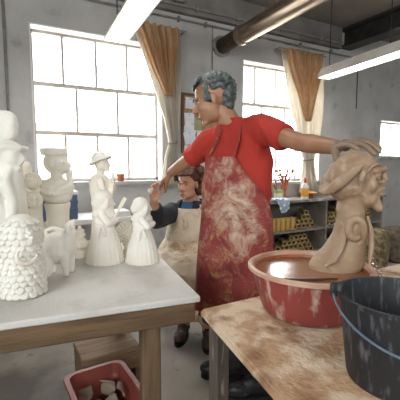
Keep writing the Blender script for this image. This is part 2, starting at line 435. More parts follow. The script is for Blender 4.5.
# ------------------------------------------------------------------ bucket
M['bucket'] = mat('black_rubber', S('1f2023'), S('17181a'), 6, .6, .15, 20, c=S('626265'), cscale=42, clo=.55, chi=.76, stretch=(1.6, 1.6, .3))
M['wire'] = mat('bail_wire', S('7f93a3'), S('66788a'), 8, .4, metal=.5)
KX, KY = .713, .431
t = thing('bucket', 'black scuffed bucket with a wire handle at the right edge, beside the red basin', 'bucket', (KX, KY, TR)); t.scale = (1, 1, .93)
build('bucket_wall', G().lathe([(.01, .001), (.098, .001), (.101, .008), (.121, .19), (.126, .19), (.127, .2), (.119, .2), (.117, .19), (.098, .012), (.01, .01)], seg=48), M['bucket'], t)
g = G(); e = VW(-.121, .035) ; e2 = VW(.121, -.035)
build('handle_ear', G().box((e.x, e.y, .2), (.03, .012, .035), (0, 0, -YAW)).bevel(.004, 1), M['bucket'], t)
build('handle_ear', G().box((e2.x, e2.y, .2), (.03, .012, .035), (0, 0, -YAW)).bevel(.004, 1), M['bucket'], t)
pts = []
for k in range(25):
    u = k/24; a = PI*u
    x = -.131*math.cos(a); yy = .035 - .07*u - .139*math.sin(a)*.95; z = .195 - .085*math.sin(a)**.7
    q = VW(x, yy); pts.append((q.x, q.y, z))
build('wire_handle', G().tube(pts, .0028, 8), M['wire'], t)

# crumpled clear wrap between basin and bucket
M['wrap'] = glassy('clear_wrap', (.88, .78, .72, 1), .42, .1)
g = G(); random.seed(5)
for k in range(22):
    a = random.uniform(0, 2*PI); r = random.uniform(0, .05)
    g.ell((r*math.cos(a), r*.7*math.sin(a), random.uniform(.008, .075*(1-r/.075)+.008)), (random.uniform(.008, .018), random.uniform(.008, .016), random.uniform(.006, .014)), (random.random()*3, random.random()*3, 0), 8, 5)
p = VW(.70, 1.40)
tag(fuse('plastic_wrap', g, M['wrap'], None, (p.x+.0, p.y, TR), voxel=.005, it=1, disp=(.006, 70)), 'crumpled shiny clear plastic wrap between the red basin and the black bucket', 'plastic wrap')

# ---------------------------------------------------- under the left table
M['crate'] = mat('stool_wood', S('9c8266'), S('836a50'), 5, .8, .3, 25, stretch=(1, 7, 7), c=S('6a533d'), cscale=7, clo=.6, chi=.75)
SX0, SY0 = .40, 1.79
t = thing('step_stool', 'low wooden box stool under the white-topped table, behind the red bin', 'stool', (SX0, SY0, 0), math.radians(3))
build('seat', G().bb(-.15, .15, -.105, .105, .255, .28).bevel(.005, 1), M['crate'], t, smooth=False)
for x in (-.135, .135): build('side_panel', G().bb(x-.012, x+.012, -.095, .095, 0, .2545), M['crate'], t, smooth=False)
for y in (-.09, .09):
    build('apron_board', G().bb(-.122, .122, y-.008, y+.008, .16, .2545), M['crate'], t, smooth=False)
build('back_panel', G().bb(-.122, .122, .075, .081, .0, .159), M['crate'], t, smooth=False)

M['bin'] = mat('red_bin_plastic', S('9a5044'), S('864338'), 5, .5, .1, 30, c=S('c58a7a'), cscale=14, clo=.6, chi=.75)
NX, NY = .312, 1.46
def rrect(w, d, r, z, n=6):
    pts = []
    for cx, cy, a0 in ((w-r, d-r, 0), (-w+r, d-r, 90), (-w+r, -d+r, 180), (w-r, -d+r, 270)):
        for k in range(n+1):
            a = math.radians(a0 + 90*k/n); pts.append(Vector((cx+r*math.cos(a), cy+r*math.sin(a), z)))
    return pts
NR = math.radians(4)
t = thing('storage_bin', 'dusty red plastic bin on the floor in front of the stool, full of clay scraps', 'bin', (NX, NY, 0), NR)
H = .26
build('bin_wall', G().loft([rrect(.08, .12, .03, .002), rrect(.103, .148, .04, .002), rrect(.125, .17, .045, H-.02), rrect(.119, .164, .042, H-.02), rrect(.098, .142, .036, .012), rrect(.07, .11, .03, .012)]), M['bin'], t)
build('rim', G().loft([rrect(.118, .163, .042, H-.021), rrect(.12, .165, .042, H), rrect(.14, .185, .05, H), rrect(.143, .188, .05, H-.008), rrect(.138, .183, .05, H-.012), rrect(.126, .171, .045, H-.021), rrect(.118, .163, .042, H-.021)], cap=False), M['bin'], t)
M['scrap'] = mat('dry_clay_scrap', S('ab9a88'), S('90806e'), 9, .9, .4, 40)
random.seed(11)
spots = [(-.06, -.08), (.0, -.10), (.06, -.07), (-.055, .0), (.015, .01), (.065, .04), (-.05, .08), (.02, .09), (.06, .11), (-.01, -.03), (-.075, .12), (.03, -.035)]
sh_labels = ['curled at the near left', 'lying near the front', 'at the near right corner', 'along the left side', 'in the middle of the heap', 'leaning at the right side', 'at the back left', 'standing up at the back', 'at the back right corner', 'left of the heap middle', 'in the far left corner', 'right of the heap middle']
for i, (x, y) in enumerate(spots):
    g = G(); R_ = random.uniform(.030, .043); a1 = random.uniform(1.6, 2.8)
    rows_o, rows_i = [], []
    for k in range(9):
        a = -a1/2 + a1*k/8
        w = random.uniform(.9, 1.1)
        rows_o.append([Vector((R_*math.cos(a)*(.75+.25*v), R_*math.sin(a)*(.6+.4*v), (v-.5)*.07*w)) for v in (0, .33, .66, 1)])
        rows_i.append([p*.8 for p in rows_o[-1]])
    rings = [o + list(reversed(ii)) for o, ii in zip(rows_o, rows_i)]
    g.loft(rings)
    o = build('clay_shard', g, M['scrap'], None, None)
    o.location = Matrix.Rotation(NR, 3, 'Z') @ Vector((x, y, 0)) + Vector((NX, NY, .17 + random.uniform(-.02, .03)))
    o.rotation_euler = (random.uniform(.6, 2.2), random.uniform(-.8, .8), random.uniform(0, 6))
    tag(o, 'curved shard of dry clay in the red bin, ' + sh_labels[i], 'clay shard', 'clay scraps in the red bin')
g = G(); 
for k in range(40):
    x, y = random.uniform(-.07, .07), random.uniform(-.11, .11)
    g.ell((x, y, random.uniform(.06, .13)), (random.uniform(.02, .035), random.uniform(.015, .03), random.uniform(.012, .025)), (random.random(), random.random(), random.random()*3), 8, 5)
g.bb(-.08, .08, -.122, .122, .0155, .08)
o = fuse('clay_crumbs', g, M['scrap'], None, (NX, NY, 0), NR, voxel=.008, it=1)
tag(o, 'heaped bed of clay crumbs under the shards in the red bin', 'clay', kind='stuff')

# ------------------------------------------- bench along the back wall (right)
M['shelf'] = mat('grey_bench_wood', S('8f8880'), S('746d65'), 5, .8, .25, 30, c=S('b9b3a9'), cscale=7, clo=.58, chi=.74)
M['shelf_in'] = mat('bench_inside', S('7d776f'), S('6a645c'), 5, .85)
t = thing('shelf_bench', 'grey wooden bench with open shelves of clay tubes under the right window', 'shelf', (2.2, 3.33, 0))
o_ = Vector((2.2, 3.33, 0)); SH = .775
def part(n, a, m='shelf'): return build(n, G().bb(*a).shift(-o_), M[m], t, smooth=False)
part('bench_top', (2.2, 4.95, 3.30, 3.765, SH-.03, SH))
part('shelf_board', (2.22, 4.93, 3.34, 3.755, .355, .38))
part('shelf_board', (2.22, 4.93, 3.34, 3.755, .04, .06))
for x in (2.2, 3.72, 4.9): part('upright', (x, x+.03, 3.335, 3.76, 0, SH-.031))
part('back_panel', (2.235, 4.895, 3.756, 3.763, .065, SH-.032), 'shelf_in')

# clay tubes, ends towards the room
n = 14
g = G()
ro, ri, Lh = .0325, .022, .13
def rY(y, r): return [Vector((r*math.cos(2*PI*k/n), y, r*math.sin(2*PI*k/n))) for k in range(n)]
g.loft([rY(-Lh, ri), rY(-Lh, ro), rY(Lh, ro), rY(Lh, ri), rY(-Lh, ri)], cap=False)
tube0 = tag(build('clay_tube', g, M['tubeclay'], None, (0, 0, 0)), 'x', 'clay tube')
first = [True]; random.seed(3)
def place_tube(x, z, label, group, y=None, rz=None):
    global tube0
    if first[0]: o = tube0; first[0] = False
    else: o = tube0.copy(); COL.objects.link(o)
    u = random.uniform(-.014, .014)
    o.location = (x + u*.479, 3.50 + u*.878, z); o.rotation_euler = (0, random.uniform(0, 3), -.5)
    tag(o, label, 'clay tube', group)
def pile(x0, counts, z0, label, group, jit=.002):
    for r, (off, c) in enumerate(counts):
        for k in range(c):
            place_tube(x0 + (off + k)*.077 + random.uniform(-jit, jit)*0, z0 + .0335 + r*.0602, label, group)
pile(3.285, [(0, 5), (.5, 4), (2, 2), (2.5, 1)], .381, 'hollow clay tube on the upper shelf, left bay of the grey bench', 'clay tubes, upper shelf, left bay')
pile(2.96, [(0, 9), (.5, 8), (2, 6), (3.5, 4)], .061, 'hollow clay tube on the bottom shelf, left bay of the grey bench', 'clay tubes, bottom shelf, left bay')
pile(3.885, [(0, 13), (.5, 12), (1, 11), (2.5, 9), (4, 7)], .381, 'hollow clay tube on the upper shelf, right bay of the grey bench', 'clay tubes, upper shelf, right bay')
pile(3.885, [(0, 12), (.5, 11), (2, 8)], .061, 'hollow clay tube on the bottom shelf, right bay of the grey bench', 'clay tubes, bottom shelf, right bay')

# five short ochre blocks and a yellow carton on the upper shelf
M['ochre'] = mat('ochre_block', S('c9a55f'), S('b38d48'), 9, .85)
pos = ['leftmost', 'second from left', 'third from left', 'fourth from left', 'rightmost']
for i in range(5):
    g = G().lathe([(.005, 0), (.036, 0), (.0385, .01), (.0385, .155), (.034, .165), (.005, .165)], seg=18, sx=.95)
    tag(build('ochre_roll', g, M['ochre'], None, (2.875+.08*i, 3.42, .3805)), 'upright ochre roll on the upper bench shelf, %s of five' % pos[i], 'roll', 'ochre rolls in a row')
tag(build('ochre_roll', G().lathe([(.005, 0), (.038, 0), (.04, .01), (.04, .25), (.034, .262), (.005, .262)], seg=18), M['ochre'], None, (2.90, 3.53, .3805)), 'taller ochre roll behind the left end of the row of five', 'roll', 'ochre rolls in a row')
t = thing('carton', 'yellow and white carton at the left end of the upper bench shelf', 'box', (2.755, 3.43, .3805))
build('box_body', G().bb(-.055, .055, -.04, .04, 0, .095).bevel(.003, 1), mat('yellow_card', S('d9ab2c'), S('c2962a'), 8, .7), t, smooth=False)
build('box_sleeve', G().bb(-.05, .055, -.036, .036, .0955, .205).bevel(.003, 1), mat('white_card', S('d9dbe0'), S('b9bdc6'), 8, .7), t, smooth=False)
tag(build('dark_jar', G().lathe([(.005, 0), (.055, 0), (.058, .02), (.058, .16), (.03, .2), (.03, .23), (.005, .23)], seg=20), mat('dark_glaze', S('3a332d'), S('2b2521'), 6, .4), None, (2.6, 3.5, .3805)), 'dark jar on the upper bench shelf, left of the yellow carton', 'jar')

# things on the bench top
bz = SH + .0005
t = thing('paint_can', 'pale green paint can with brushes on the bench under the right window', 'can', (3.05, 3.52, bz))
build('can_body', G().lathe([(.005, 0), (.06, 0), (.06, .125), (.056, .125), (.055, .01), (.005, .01)], seg=24), mat('can_label', S('ddd8b4'), S('c5bf94'), 12, .6), t)
build('can_band', G().lathe([(.0605, .085), (.0625, .085), (.0625, .12), (.0605, .12)], seg=24, cap=False), mat('can_green', S('9fa86d'), None, rough=.6), t)
brm = mat('brush_handle', S('a4502f'), S('8c3f25'), 8, .5)
i = 0
for (dx, dy, tx, ty, h, lb) in ((-.03, 0, -.05, .0, .2, 'leaning left'), (-.01, .02, -.01, .02, .24, 'upright'), (.025, 0, .03, 0, .19, 'leaning right')):
    tag(build('paint_brush', G().tube([(dx, dy, .012), (dx+tx*.6, dy+ty*.6, h*.75), (dx+tx, dy+ty, h)], [.004, .006, .009], 8), brm, None, (3.05, 3.52, bz)), 'reddish brush standing in the pale green can, %s' % lb, 'brush', 'brushes in the can')
t = thing('clay_branch_ornament', 'openwork red clay ornament of curling stems behind the paint can', 'ornament', (3.22, 3.6, bz))
om = mat('red_clay', S('b5694a'), S('98523a'), 9, .8)
build('foot', G().lathe([(.005, 0), (.05, 0), (.03, .02), (.015, .05), (.015, .1)], seg=16), om, t)
random.seed(4)
for k in range(7):
    a = 2*PI*k/7; pts = [(0, 0, .09)]
    for s_ in range(1, 9):
        u = s_/8; pts.append((.1*u*math.cos(a)+.03*math.sin(u*8+k)*u, .05*u*math.sin(a), .09 + .26*u + .035*math.sin(u*7+k*2)))
    build('stem', G().tube(pts, [.018-.0012*q for q in range(9)], 8).ell(pts[-1], .02, None, 8, 6), om, t)
t = thing('glue_bottle', 'white bottle with an orange label on the bench right of the paint can', 'bottle', (3.42, 3.43, bz))
build('bottle_body', G().lathe([(.005, 0), (.048, 0), (.05, .01), (.05, .15), (.035, .19), (.018, .21), (.005, .21)], seg=22), mat('white_plastic', S('e4e2dc'), None, rough=.4), t)
build('bottle_label', G().lathe([(.051, .03), (.0515, .03), (.0515, .14), (.051, .14)], seg=22, cap=False), mat('orange_label', S('e0a54a'), S('cf8a35'), 10, .6), t)
build('cap', G().lathe([(.005, .2105), (.02, .2105), (.017, .25), (.008, .28), (.005, .28)], seg=16), mat('red_cap', S('b5462f'), None, rough=.5), t)
tag(build('round_lid', G().lathe([(.005, .0), (.11, 0), (.115, .006), (.115, .014), (.10, .02), (.005, .02)], seg=30), mat('orange_wood', S('dba35a'), S('c8904a'), 7, .6), None, (3.56, 3.5, bz+.06)), 'flat orange round lid lying on a red tin beside the white bottle', 'lid')
tag(build('red_tin', G().lathe([(.005, 0), (.06, 0), (.06, .0595), (.005, .0595)], seg=24), mat('red_tin_paint', S('a5432c'), S('7f3524'), 8, .5), None, (3.56, 3.5, bz)), 'low red tin under the orange lid on the bench', 'tin')
t = thing('plastic_tub', 'small clear white tub at the left end of the bench top', 'tub', (2.75, 3.5, bz))
build('tub_body', G().lathe([(.005, 0), (.05, 0), (.062, .11), (.058, .11), (.047, .008), (.005, .008)], seg=22), mat('milky_plastic', S('dfe2e2'), None, rough=.3), t)
build('lid', G().lathe([(.005, .111), (.066, .111), (.066, .125), (.005, .125)], seg=22), mat('pale_lid', S('eceae6'), None, rough=.4), t)
# blue rag hanging over the edge
g = G(); rows = []
for i in range(15):
    u = i/14; row = []
    for j in range(15):
        v = j/14
        x = (v-.5)*.26*(1-.45*max(0, u-.5)*2) + .015*math.sin(u*9+v*5)
        if u < .6: y, z = .12 - u/.6*.174, .012 + .018*abs(math.sin(v*11+u*6))
        else: y, z = -.056 - .008*math.sin(v*12), .01 - (u-.6)*.26*(1+.5*math.sin(v*PI))
        row.append((x, y, z))
    rows.append(row)
g.grid(rows)
o = build('rag', g, mat('blue_rag', S('a9b9c9'), S('7f95ad'), 18, .9, .4, 60, c=S('e5e8ea'), cscale=25, clo=.5, chi=.6), None, (2.93, 3.335, bz))
md = o.modifiers.new('s', 'SOLIDIFY'); md.thickness = .005; md.offset = 1
tag(o, 'pale blue crumpled rag hanging over the front edge of the bench', 'cloth')

# sacks on the floor by the bench
def sack(label, p, w, d, h, m, rot):
    g = G(); rings = []
    for i, (s_, z) in enumerate(((.86, 0), (1, .06), (1.04, .3), (1.0, .6), (.93, .85), (.8, .96), (.5, 1.0))):
        ring = []
        for k in range(28):
            a = 2*PI*k/28; ca, sa = math.cos(a), math.sin(a)
            q = (abs(ca)**3 + abs(sa)**3)**(-1/3)
            wv = 1 + .05*math.sin(3*a+i*1.3) + .03*math.sin(7*a+i)
            ring.append((w/2*s_*q*ca*wv, d/2*s_*q*sa*wv, z*h))
        rings.append(ring)
    g.loft(rings)
    return tag(build('burlap_sack', g, m, None, p, rot), label, 'sack')
sack('rough brown burlap sack on the floor, the taller and nearer of two', (3.60, 2.52, 0), .34, .3, .50, M['sack'], .4)
sack('darker squat burlap sack on the floor behind the taller brown sack', (4.35, 2.75, 0), .5, .36, .42, M['sack2'], .2)

# ------------------------------------- low bench with crates under the left window
M['whiteboard'] = mat('white_board', S('e3e1dc'), S('cfccc5'), 6, .8, .15)
M['bluecrate'] = mat('blue_crate', S('5b6f8c'), S('43546e'), 8, .6)
t = thing('wall_bench', 'pale low bench against the wall under the left window', 'bench', (.2, 3.35, 0))
build('bench_top', G().bb(-1.0, .78, -.2, .3, .70, .74), M['whiteboard'], t, smooth=False)
for x in (-.95, 0, .68):
    for y in (-.16, .24): build('leg', G().bb(x, x+.05, y, y+.05, 0, .6995), M['whiteboard'], t, smooth=False)
for x, lb in ((.30, 'behind the bust on its column'), (-.18, 'behind the rose statue')):
    t = thing('crate', 'dark blue white-lidded crate, ' + lb, 'crate', (x, 3.36, .7405), 0, 'blue crates on the low bench')
    build('crate_body', G().bb(-.2, .2, -.14, .14, 0, .22).bevel(.006, 1), M['bluecrate'], t, smooth=False)
    for z in (.07, .14): build('crate_slat', G().bb(-.202, .202, -.146, -.1405, z, z+.03), M['bluecrate'], t, smooth=False)
    build('lid', G().bb(-.21, .21, -.15, .15, .2205, .25).bevel(.004, 1), M['whiteboard'], t, smooth=False)
g = G().bb(-.14, .14, -.1, .1, 0, .05).bevel(.004, 1)
tag(build('paper_stack', g, M['whiteboard'], None, (.83, 3.3, .7405), smooth=False), 'stack of white paper on the low bench under the terracotta pot', 'paper')
t = thing('flower_pot', 'small terracotta pot on the sill of the left window', 'pot', (1.05, 3.80, 1.0445))
pm = mat('terracotta', S('b5714c'), S('9c5b3a'), 9, .8)
build('pot_body', G().lathe([(.004, 0), (.032, 0), (.042, .06), (.038, .06), (.029, .006), (.004, .006)], seg=22), pm, t)
build('pot_rim', G().lathe([(.040, .058), (.047, .058), (.048, .08), (.041, .08), (.040, .058)], seg=22, cap=False), pm, t)
build('soil', G().lathe([(.002, .05), (.039, .05), (.039, .056), (.002, .056)], seg=18), M['scrap'], t)

# ------------------------------------------------------- pin board and papers
t = thing('pin_board', 'brown framed cork pin board on the wall behind the standing man', 'pin board', (1.78, 3.8, 1.36))
build('cork', G().bb(.02, .62, -.018, -.002, .02, .68), mat('cork', S('a98a62'), S('8f7049'), 30, .9, .3), t, smooth=False)
fm = mat('board_frame', S('6f4b2f'), S('5a3a22'), 6, .6, stretch=(1, 1, 6))
g = G(); g.bb(0, .03, -.03, 0, 0, .7); build('frame_side', g, fm, t, smooth=False)
build('frame_side', G().bb(.61, .64, -.03, 0, 0, .7), fm, t, smooth=False)
build('frame_side', G().bb(.03, .61, -.03, 0, 0, .03), fm, t, smooth=False)
build('frame_side', G().bb(.03, .61, -.03, 0, .67, .7), fm, t, smooth=False)
pw = mat('note_paper', S('d6d8dc'), S('c6c9cf'), 8, .9); po = mat('olive_paper', S('a39c74'), S('8f8862'), 6, .9)
notes = [(1.89, 1.946, .12, .13, 4, pw, 'topmost white note on the brown pin board'), (1.882, 1.773, .13, .12, -4, pw, 'second white note from the top of the pin board'),
 (1.894, 1.651, .17, .14, 24, pw, 'tilted white note in the middle of the pin board'), (1.885, 1.545, .15, .15, -12, pw, 'white note under the tilted one on the pin board'),
 (2.032, 1.568, .11, .13, 6, pw, 'white note beside the face of the standing man'), (1.896, 1.380, .18, .13, 3, pw, 'lowest white note on the pin board'), (1.989, 1.708, .1, .15, 0, po, 'olive paper pinned beside the tilted note')]
for i, (x, z, w, h, a, m, lb) in enumerate(notes):
    p = Vector((x, 3.775-.0025*i, z))
    t = thing('paper_note', lb, 'note', p, 0, 'notes on the pin board')
    t.rotation_euler = (0, math.radians(a), 0)
    build('sheet', G().bb(-w/2, w/2, 0, .0015, -h/2, h/2), m, t, smooth=False)
    build('pin', G().ell((0, -.004, h/2-.02), .006, None, 8, 6), M['steel'], t)

# ------------------------------------------------------------------ curtains
M['cream'] = mat('cream_curtain', S('ece7dd'), S('e0d9cc'), 7, .9, .1, 50, stretch=(8, 8, 1))
M['orange'] = mat('orange_curtain', S('e6c9a2'), S('d8b384'), 7, .9, .1, 50, stretch=(8, 8, 1), c=S('efdabb'), cscale=9, clo=.55, chi=.7)
for k in ('cream', 'orange'):
    nt = M[k].node_tree; p = nt.nodes['Principled BSDF']; out = nt.nodes['Material Output']
    tr = nt.nodes.new('ShaderNodeBsdfTranslucent'); mx = nt.nodes.new('ShaderNodeMixShader'); mx.inputs[0].default_value = .55
    lk = p.inputs['Base Color'].links[0].from_socket; nt.links.new(lk, tr.inputs[0])
    nt.links.new(p.outputs[0], mx.inputs[1]); nt.links.new(tr.outputs[0], mx.inputs[2]); nt.links.new(mx.outputs[0], out.inputs[0])
def drape(name, rows, y, m, parent, off, folds, amp, n=64, steps=6, ph=0):
    """rows: (z, x_left, x_right) from the rail down"""
    g = G(); out = []
    for i in range(len(rows)-1):
        for s_ in range(steps):
            u = s_/steps; z, a, b = [rows[i][q]*(1-u)+rows[i+1][q]*u for q in range(3)]; out.append((z, a, b))
    out.append(rows[-1]); W0 = max(r[2]-r[1] for r in rows); GR = []
    for (z, a, b) in out:
        sq = (b-a)/W0; row = []
        for j in range(n):
            v = j/(n-1)
            row.append(Vector((a+(b-a)*v, y + amp*(.55+.45*sq)*math.sin(v*folds*2*PI+ph+.4*math.sin(z*3)) + amp*.35*math.sin(v*folds*4.7*PI+z*2), z))-off)
        GR.append(row)
    g.grid(GR); o = build(name, g, m, parent)
    md = o.modifiers.new('s', 'SOLIDIFY'); md.thickness = .004
    return o
def tie(parent, off, xc, z, w, y):
    n = 20; pts = [Vector((xc+w*math.cos(2*PI*k/n), y+.045*math.sin(2*PI*k/n), z+.01*math.cos(2*PI*k/n)))-off for k in range(n+1)]
    build('tie_cord', G().tube(pts, .008, 8), mat('tie_cord', S('8f7f63'), S('75674e'), 9, .9), parent)

C1 = [(2.70, 1.186, 1.726), (2.519, 1.258, 1.737), (2.261, 1.349, 1.729), (1.996, 1.443, 1.721), (1.725, 1.535, 1.695), (1.469, 1.59, 1.665), (1.333, 1.543, 1.679), (.96, 1.467, 1.715)]
O1 = [(2.70, 1.186, 1.69), (2.509, 1.259, 1.68), (2.253, 1.367, 1.64), (1.98, 1.51, 1.60)]
C2 = [(2.735, 3.217, 3.927), (2.385, 3.297, 3.964), (1.984, 3.398, 3.965), (1.572, 3.54, 3.905), (1.291, 3.645, 3.81), (1.149, 3.632, 3.845), (.80, 3.586, 3.959)]
O2 = [(2.735, 3.208, 3.896), (2.441, 3.302, 3.871), (2.177, 3.435, 3.768), (1.82, 3.594, 3.669)]
for lb, C_, O_, tx, tz, tw in (('cream curtain with an orange overlay, gathered and tied at the right of the left window', C1, O1, 1.628, 1.469, .055),
                          ('cream curtain with a pointed orange overlay, tied at the right of the right window', C2, O2, 3.73, 1.291, .1)):
    off = Vector((C_[0][1], 3.69, C_[0][0]))
    t = thing('curtain', lb, 'curtain', off, 0, 'tied curtains')
    drape('curtain_drape', C_, 3.69, M['cream'], t, off, 7, .04)
    drape('orange_overlay', O_, 3.615, M['orange'], t, off, 6, .03, ph=1)
    g = G().tube([Vector((C_[0][1]-.08, 3.69, C_[0][0]+.012))-off, Vector((C_[0][2]+.08, 3.69, C_[0][0]+.012))-off], .009, 8)
    for x in (C_[0][1]-.06, C_[0][2]+.06): g.tube([Vector((x, 3.69, C_[0][0]+.012))-off, Vector((x, 3.8, C_[0][0]+.012))-off], .007, 8)
    build('rail', g, M['conduit'], t)
    tie(t, off, tx, tz, tw, 3.69)
# ------------------------------------------------- clay figures on the left table
TZ = TL + .0005
def figure(name, label, cat, r, f, turn=0.0, group=None):
    return thing(name, label, cat, VW(r, f, TZ), -YAW + turn, group)
def fringe(g, r, z, n, size, sy=1.0):
    for k in range(n):
        a = 2*PI*k/n; g.ell((r*math.cos(a), r*sy*math.sin(a), z), size, None, 8, 6)
def pleats(n, amp, ph=0): return lambda a, z: 1 + amp*math.sin(n*a+ph)

# --- figure covered in scales (front left)
t = figure('scaled_figure', 'white clay form covered in overlapping round scales, front left of the table', 'sculpture', -.606, 1.165); t.scale = (.89, .89, .905)
prof = [(.005, 0), (.072, 0), (.076, .01), (.077, .12), (.072, .2), (.068, .24), (.058, .275), (.035, .298), (.005, .305)]
build('clay_body', G().lathe(prof, seg=40), M['grey_clay'], t)
def prad(z):
    for (r0, z0), (r1, z1) in zip(prof[1:], prof[2:]):
        if z0 <= z <= z1: return r0 + (r1-r0)*(z-z0)/max(1e-6, z1-z0), (r1-r0)/max(1e-6, z1-z0)
    return .01, -1
g = G(); random.seed(2); nr = 13
for i in range(nr):
    z = .0185 + i*.0215; r, sl = prad(z); n = max(8, round(2*PI*r/.026))
    for k in range(n):
        a = 2*PI*(k + .5*(i % 2))/n + random.uniform(-.04, .04)
        tilt = math.atan(-sl) if sl > -5 else 1.2
        nrm = Vector((math.cos(a)*math.cos(tilt*.9), math.sin(a)*math.cos(tilt*.9), math.sin(tilt*.9))).normalized()
        tx = Vector((-math.sin(a), math.cos(a), 0)); up = nrm.cross(tx)
        nn = (nrm - up*.0 + Vector((0, 0, .42))).normalized(); up2 = nn.cross(tx)
        Mx = Matrix((tx, up2, nn)).transposed()
        s_ = random.uniform(.93, 1.08)
        g.ellM((r*math.cos(a)+nrm.x*.003, r*math.sin(a)+nrm.y*.003, z+random.uniform(-.002, .002)), (.0152*s_, .0165*s_, .0038), Mx, 10, 6)
build('scales', g, M['grey_clay'], t)
# curled lip on the side and rosette above it
pts = [(.056+.022*math.cos(a), -.066+.03*math.cos(a)-.004, .168+.032*math.sin(a)) for a in [math.radians(q) for q in range(140, 351, 14)]]
build('curled_lip', G().tube(pts, [.004+.006*math.sin(PI*k/(len(pts)-1)) for k in range(len(pts))], 10), M['pale_clay'], t)
g = G()
for ring, (n, rr) in enumerate(((1, 0), (6, .013), (9, .024))):
    for k in range(n):
        a = 2*PI*k/n; g.ell((.05+rr*math.cos(a)*.7, -.056-.004*ring+.012, .225+rr*math.sin(a)), (.009, .007, .009), None, 8, 6)
build('rosette', g, M['grey_clay'], t)

# --- tall statue with a slab headdress (far left)
t = figure('tall_statue', 'tall white statue with a slab headdress and falling veil, far left of the table', 'statue', -.752, 1.37)
g = G(); px = .0039
def T1(x, y): return ((x-9)*px, (303-y)*px*.885)   # modelling grid
g.lathe([(.005, 0), (.09, 0), (.092, .02), (.075, .2), (.06, .34), (.058, .42), (.05, .46), (.005, .47)], seg=28, sx=1.0, sy=.85, wob=pleats(9, .04))
g.ell((-.005, 0, .49), (.05, .05, .055)); g.cap((0, 0, .42), (0, 0, .5), .035)
g.ell((.032, -.016, .47), (.036, .038, .046)); g.cap((.06, -.016, .482), (.073, -.016, .462), .008, .011)
g.ell((.06, -.016, .446), (.012, .015, .008)); g.ell((.05, -.016, .428), (.015, .016, .013))
g.tube([(-.06, -.03, .492), (-.02, -.05, .503), (.03, -.048, .508), (.066, -.024, .503), (.072, 0, .5), (.066, .024, .503), (.03, .048, .508), (-.02, .05, .503), (-.06, .03, .492)], [.011]*9, 12)
g.ell((.0, 0, .51), (.056, .044, .024)); g.ell((-.02, 0, .475), (.045, .05, .05))
g.tube([(-.07, -.03, .505), (-.075, -.05, .44), (-.06, -.06, .34), (-.06, -.065, .2), (-.07, -.07, .06)], [.014, .024, .024, .026, .03], 12)
g.tube([(-.03, -.055, .50), (-.035, -.06, .42), (-.005, -.066, .32), (.01, -.07, .18), (.015, -.075, .05)], [.010, .018, .02, .022, .024], 12); g.tube([(.03, -.03, .43), (.02, -.05, .38), (.045, -.055, .3), (.035, -.06, .2)], [.014, .018, .018, .02], 12)
g.tube([(-.07, .03, .505), (-.06, .05, .4), (-.06, .05, .2)], [.02, .03, .03], 12)
fuse('clay_body', g, M['grey_clay'], t, voxel=.0055, it=4)
g = G()
for (x, z, w, h) in ((-.03, .575, .052, .05), (.012, .572, .04, .042), (-.035, .615, .05, .04), (.008, .612, .044, .036), (-.06, .59, .035, .05), (.03, .59, .022, .03)):
    g.ell((x, -.004, z), (w, .026, h), (0, .3*math.sin(x*90), 0))
fuse('headdress', g, M['grey_clay'], t, voxel=.005, it=3)

# --- statue holding roses
t = figure('rose_statue', 'pale clay figure carrying big roses, behind the scaled form', 'statue', -.79, 1.62)
g = G(); g.lathe([(.005, 0), (.07, 0), (.07, .03), (.05, .2), (.055, .3), (.04, .36), (.02, .39), (.005, .39)], seg=24, wob=pleats(8, .04))
g.ell((-.02, 0, .42), (.034, .034, .042)); g.chain([(-.01, -.04, .35), (.03, -.06, .3), (.05, -.03, .32)], [.02, .017, .014])
fuse('clay_body', g, M['pale_clay'], t, voxel=.006, it=4)
def rose(name, c, R_, m, parent):
    g = G(); c = Vector(c)
    g.ell(c, (R_*.8, R_*.35, R_*.7))
    for n, rr, dy, sz in ((11, .78, .05, .30), (9, .55, -.22, .30), (6, .33, -.38, .26), (3, .12, -.46, .2)):
        for k in range(n):
            a = 2*PI*(k + .37*n)/n; p = c + Vector((math.cos(a)*rr*R_, dy*R_, math.sin(a)*rr*R_*.85))
            g.ellM(p, (R_*.09, R_*.22, R_*sz), Matrix.Rotation(-a, 3, 'Y') @ Matrix.Rotation(.35, 3, 'Z'), 10, 6)
    return fuse(name, g, m, parent, voxel=.0026, it=1)
rose('rose', (.045, -.06, .372), .046, M['pale_clay'], t)
rose('rose', (.05, -.075, .285), .05, M['pale_clay'], t)
rose('rose', (.0, -.075, .215), .04, M['pale_clay'], t)

# --- bust on a column
t = figure('column_bust', 'pale clay bust in a flat round hat set on a tall column', 'bust', -.68, 1.66)
build('column', G().lathe([(.005, 0), (.066, 0), (.066, .02), (.058, .035), (.053, .12), (.051, .19), (.053, .225), (.058, .247), (.058, .26), (.005, .26)], seg=32), M['pale_clay'], t)
g = G()
g.lathe([(.005, .3355), (.05, .3355), (.066, .352), (.078, .39), (.076, .42), (.058, .44), (.03, .455), (.005, .46)], seg=30, sy=.75)
g.cap((.0, 0, .43), (.002, 0, .48), .029, .027)
g.ell((-.002, 0, .528), (.056, .05, .056)); g.ell((.026, 0, .512), (.034, .034, .042)); g.ell((.034, 0, .486), (.02, .02, .016))
g.cap((.055, 0, .526), (.064, 0, .510), .007, .009); g.ell((.056, 0, .495), (.009, .013, .006))
g.ell((-.005, -.047, .522), (.013, .007, .02)); g.ell((-.005, .047, .522), (.013, .007, .02)); g.ell((.04, -.03, .528), (.012, .009, .009))
g.chain([(.03, -.05, .40), (.082, -.045, .425), (.074, -.02, .47)], [.018, .014, .012])
g.ell((.073, -.018, .478), (.012, .012, .018))
for k in range(14):
    u = k/13; a = PI*(1.05+.9*u)
    g.ell((.082*math.cos(a)*.98, .06*math.sin(a), .412 - .03*math.sin(PI*u)), (.012, .01, .012), None, 8, 6)
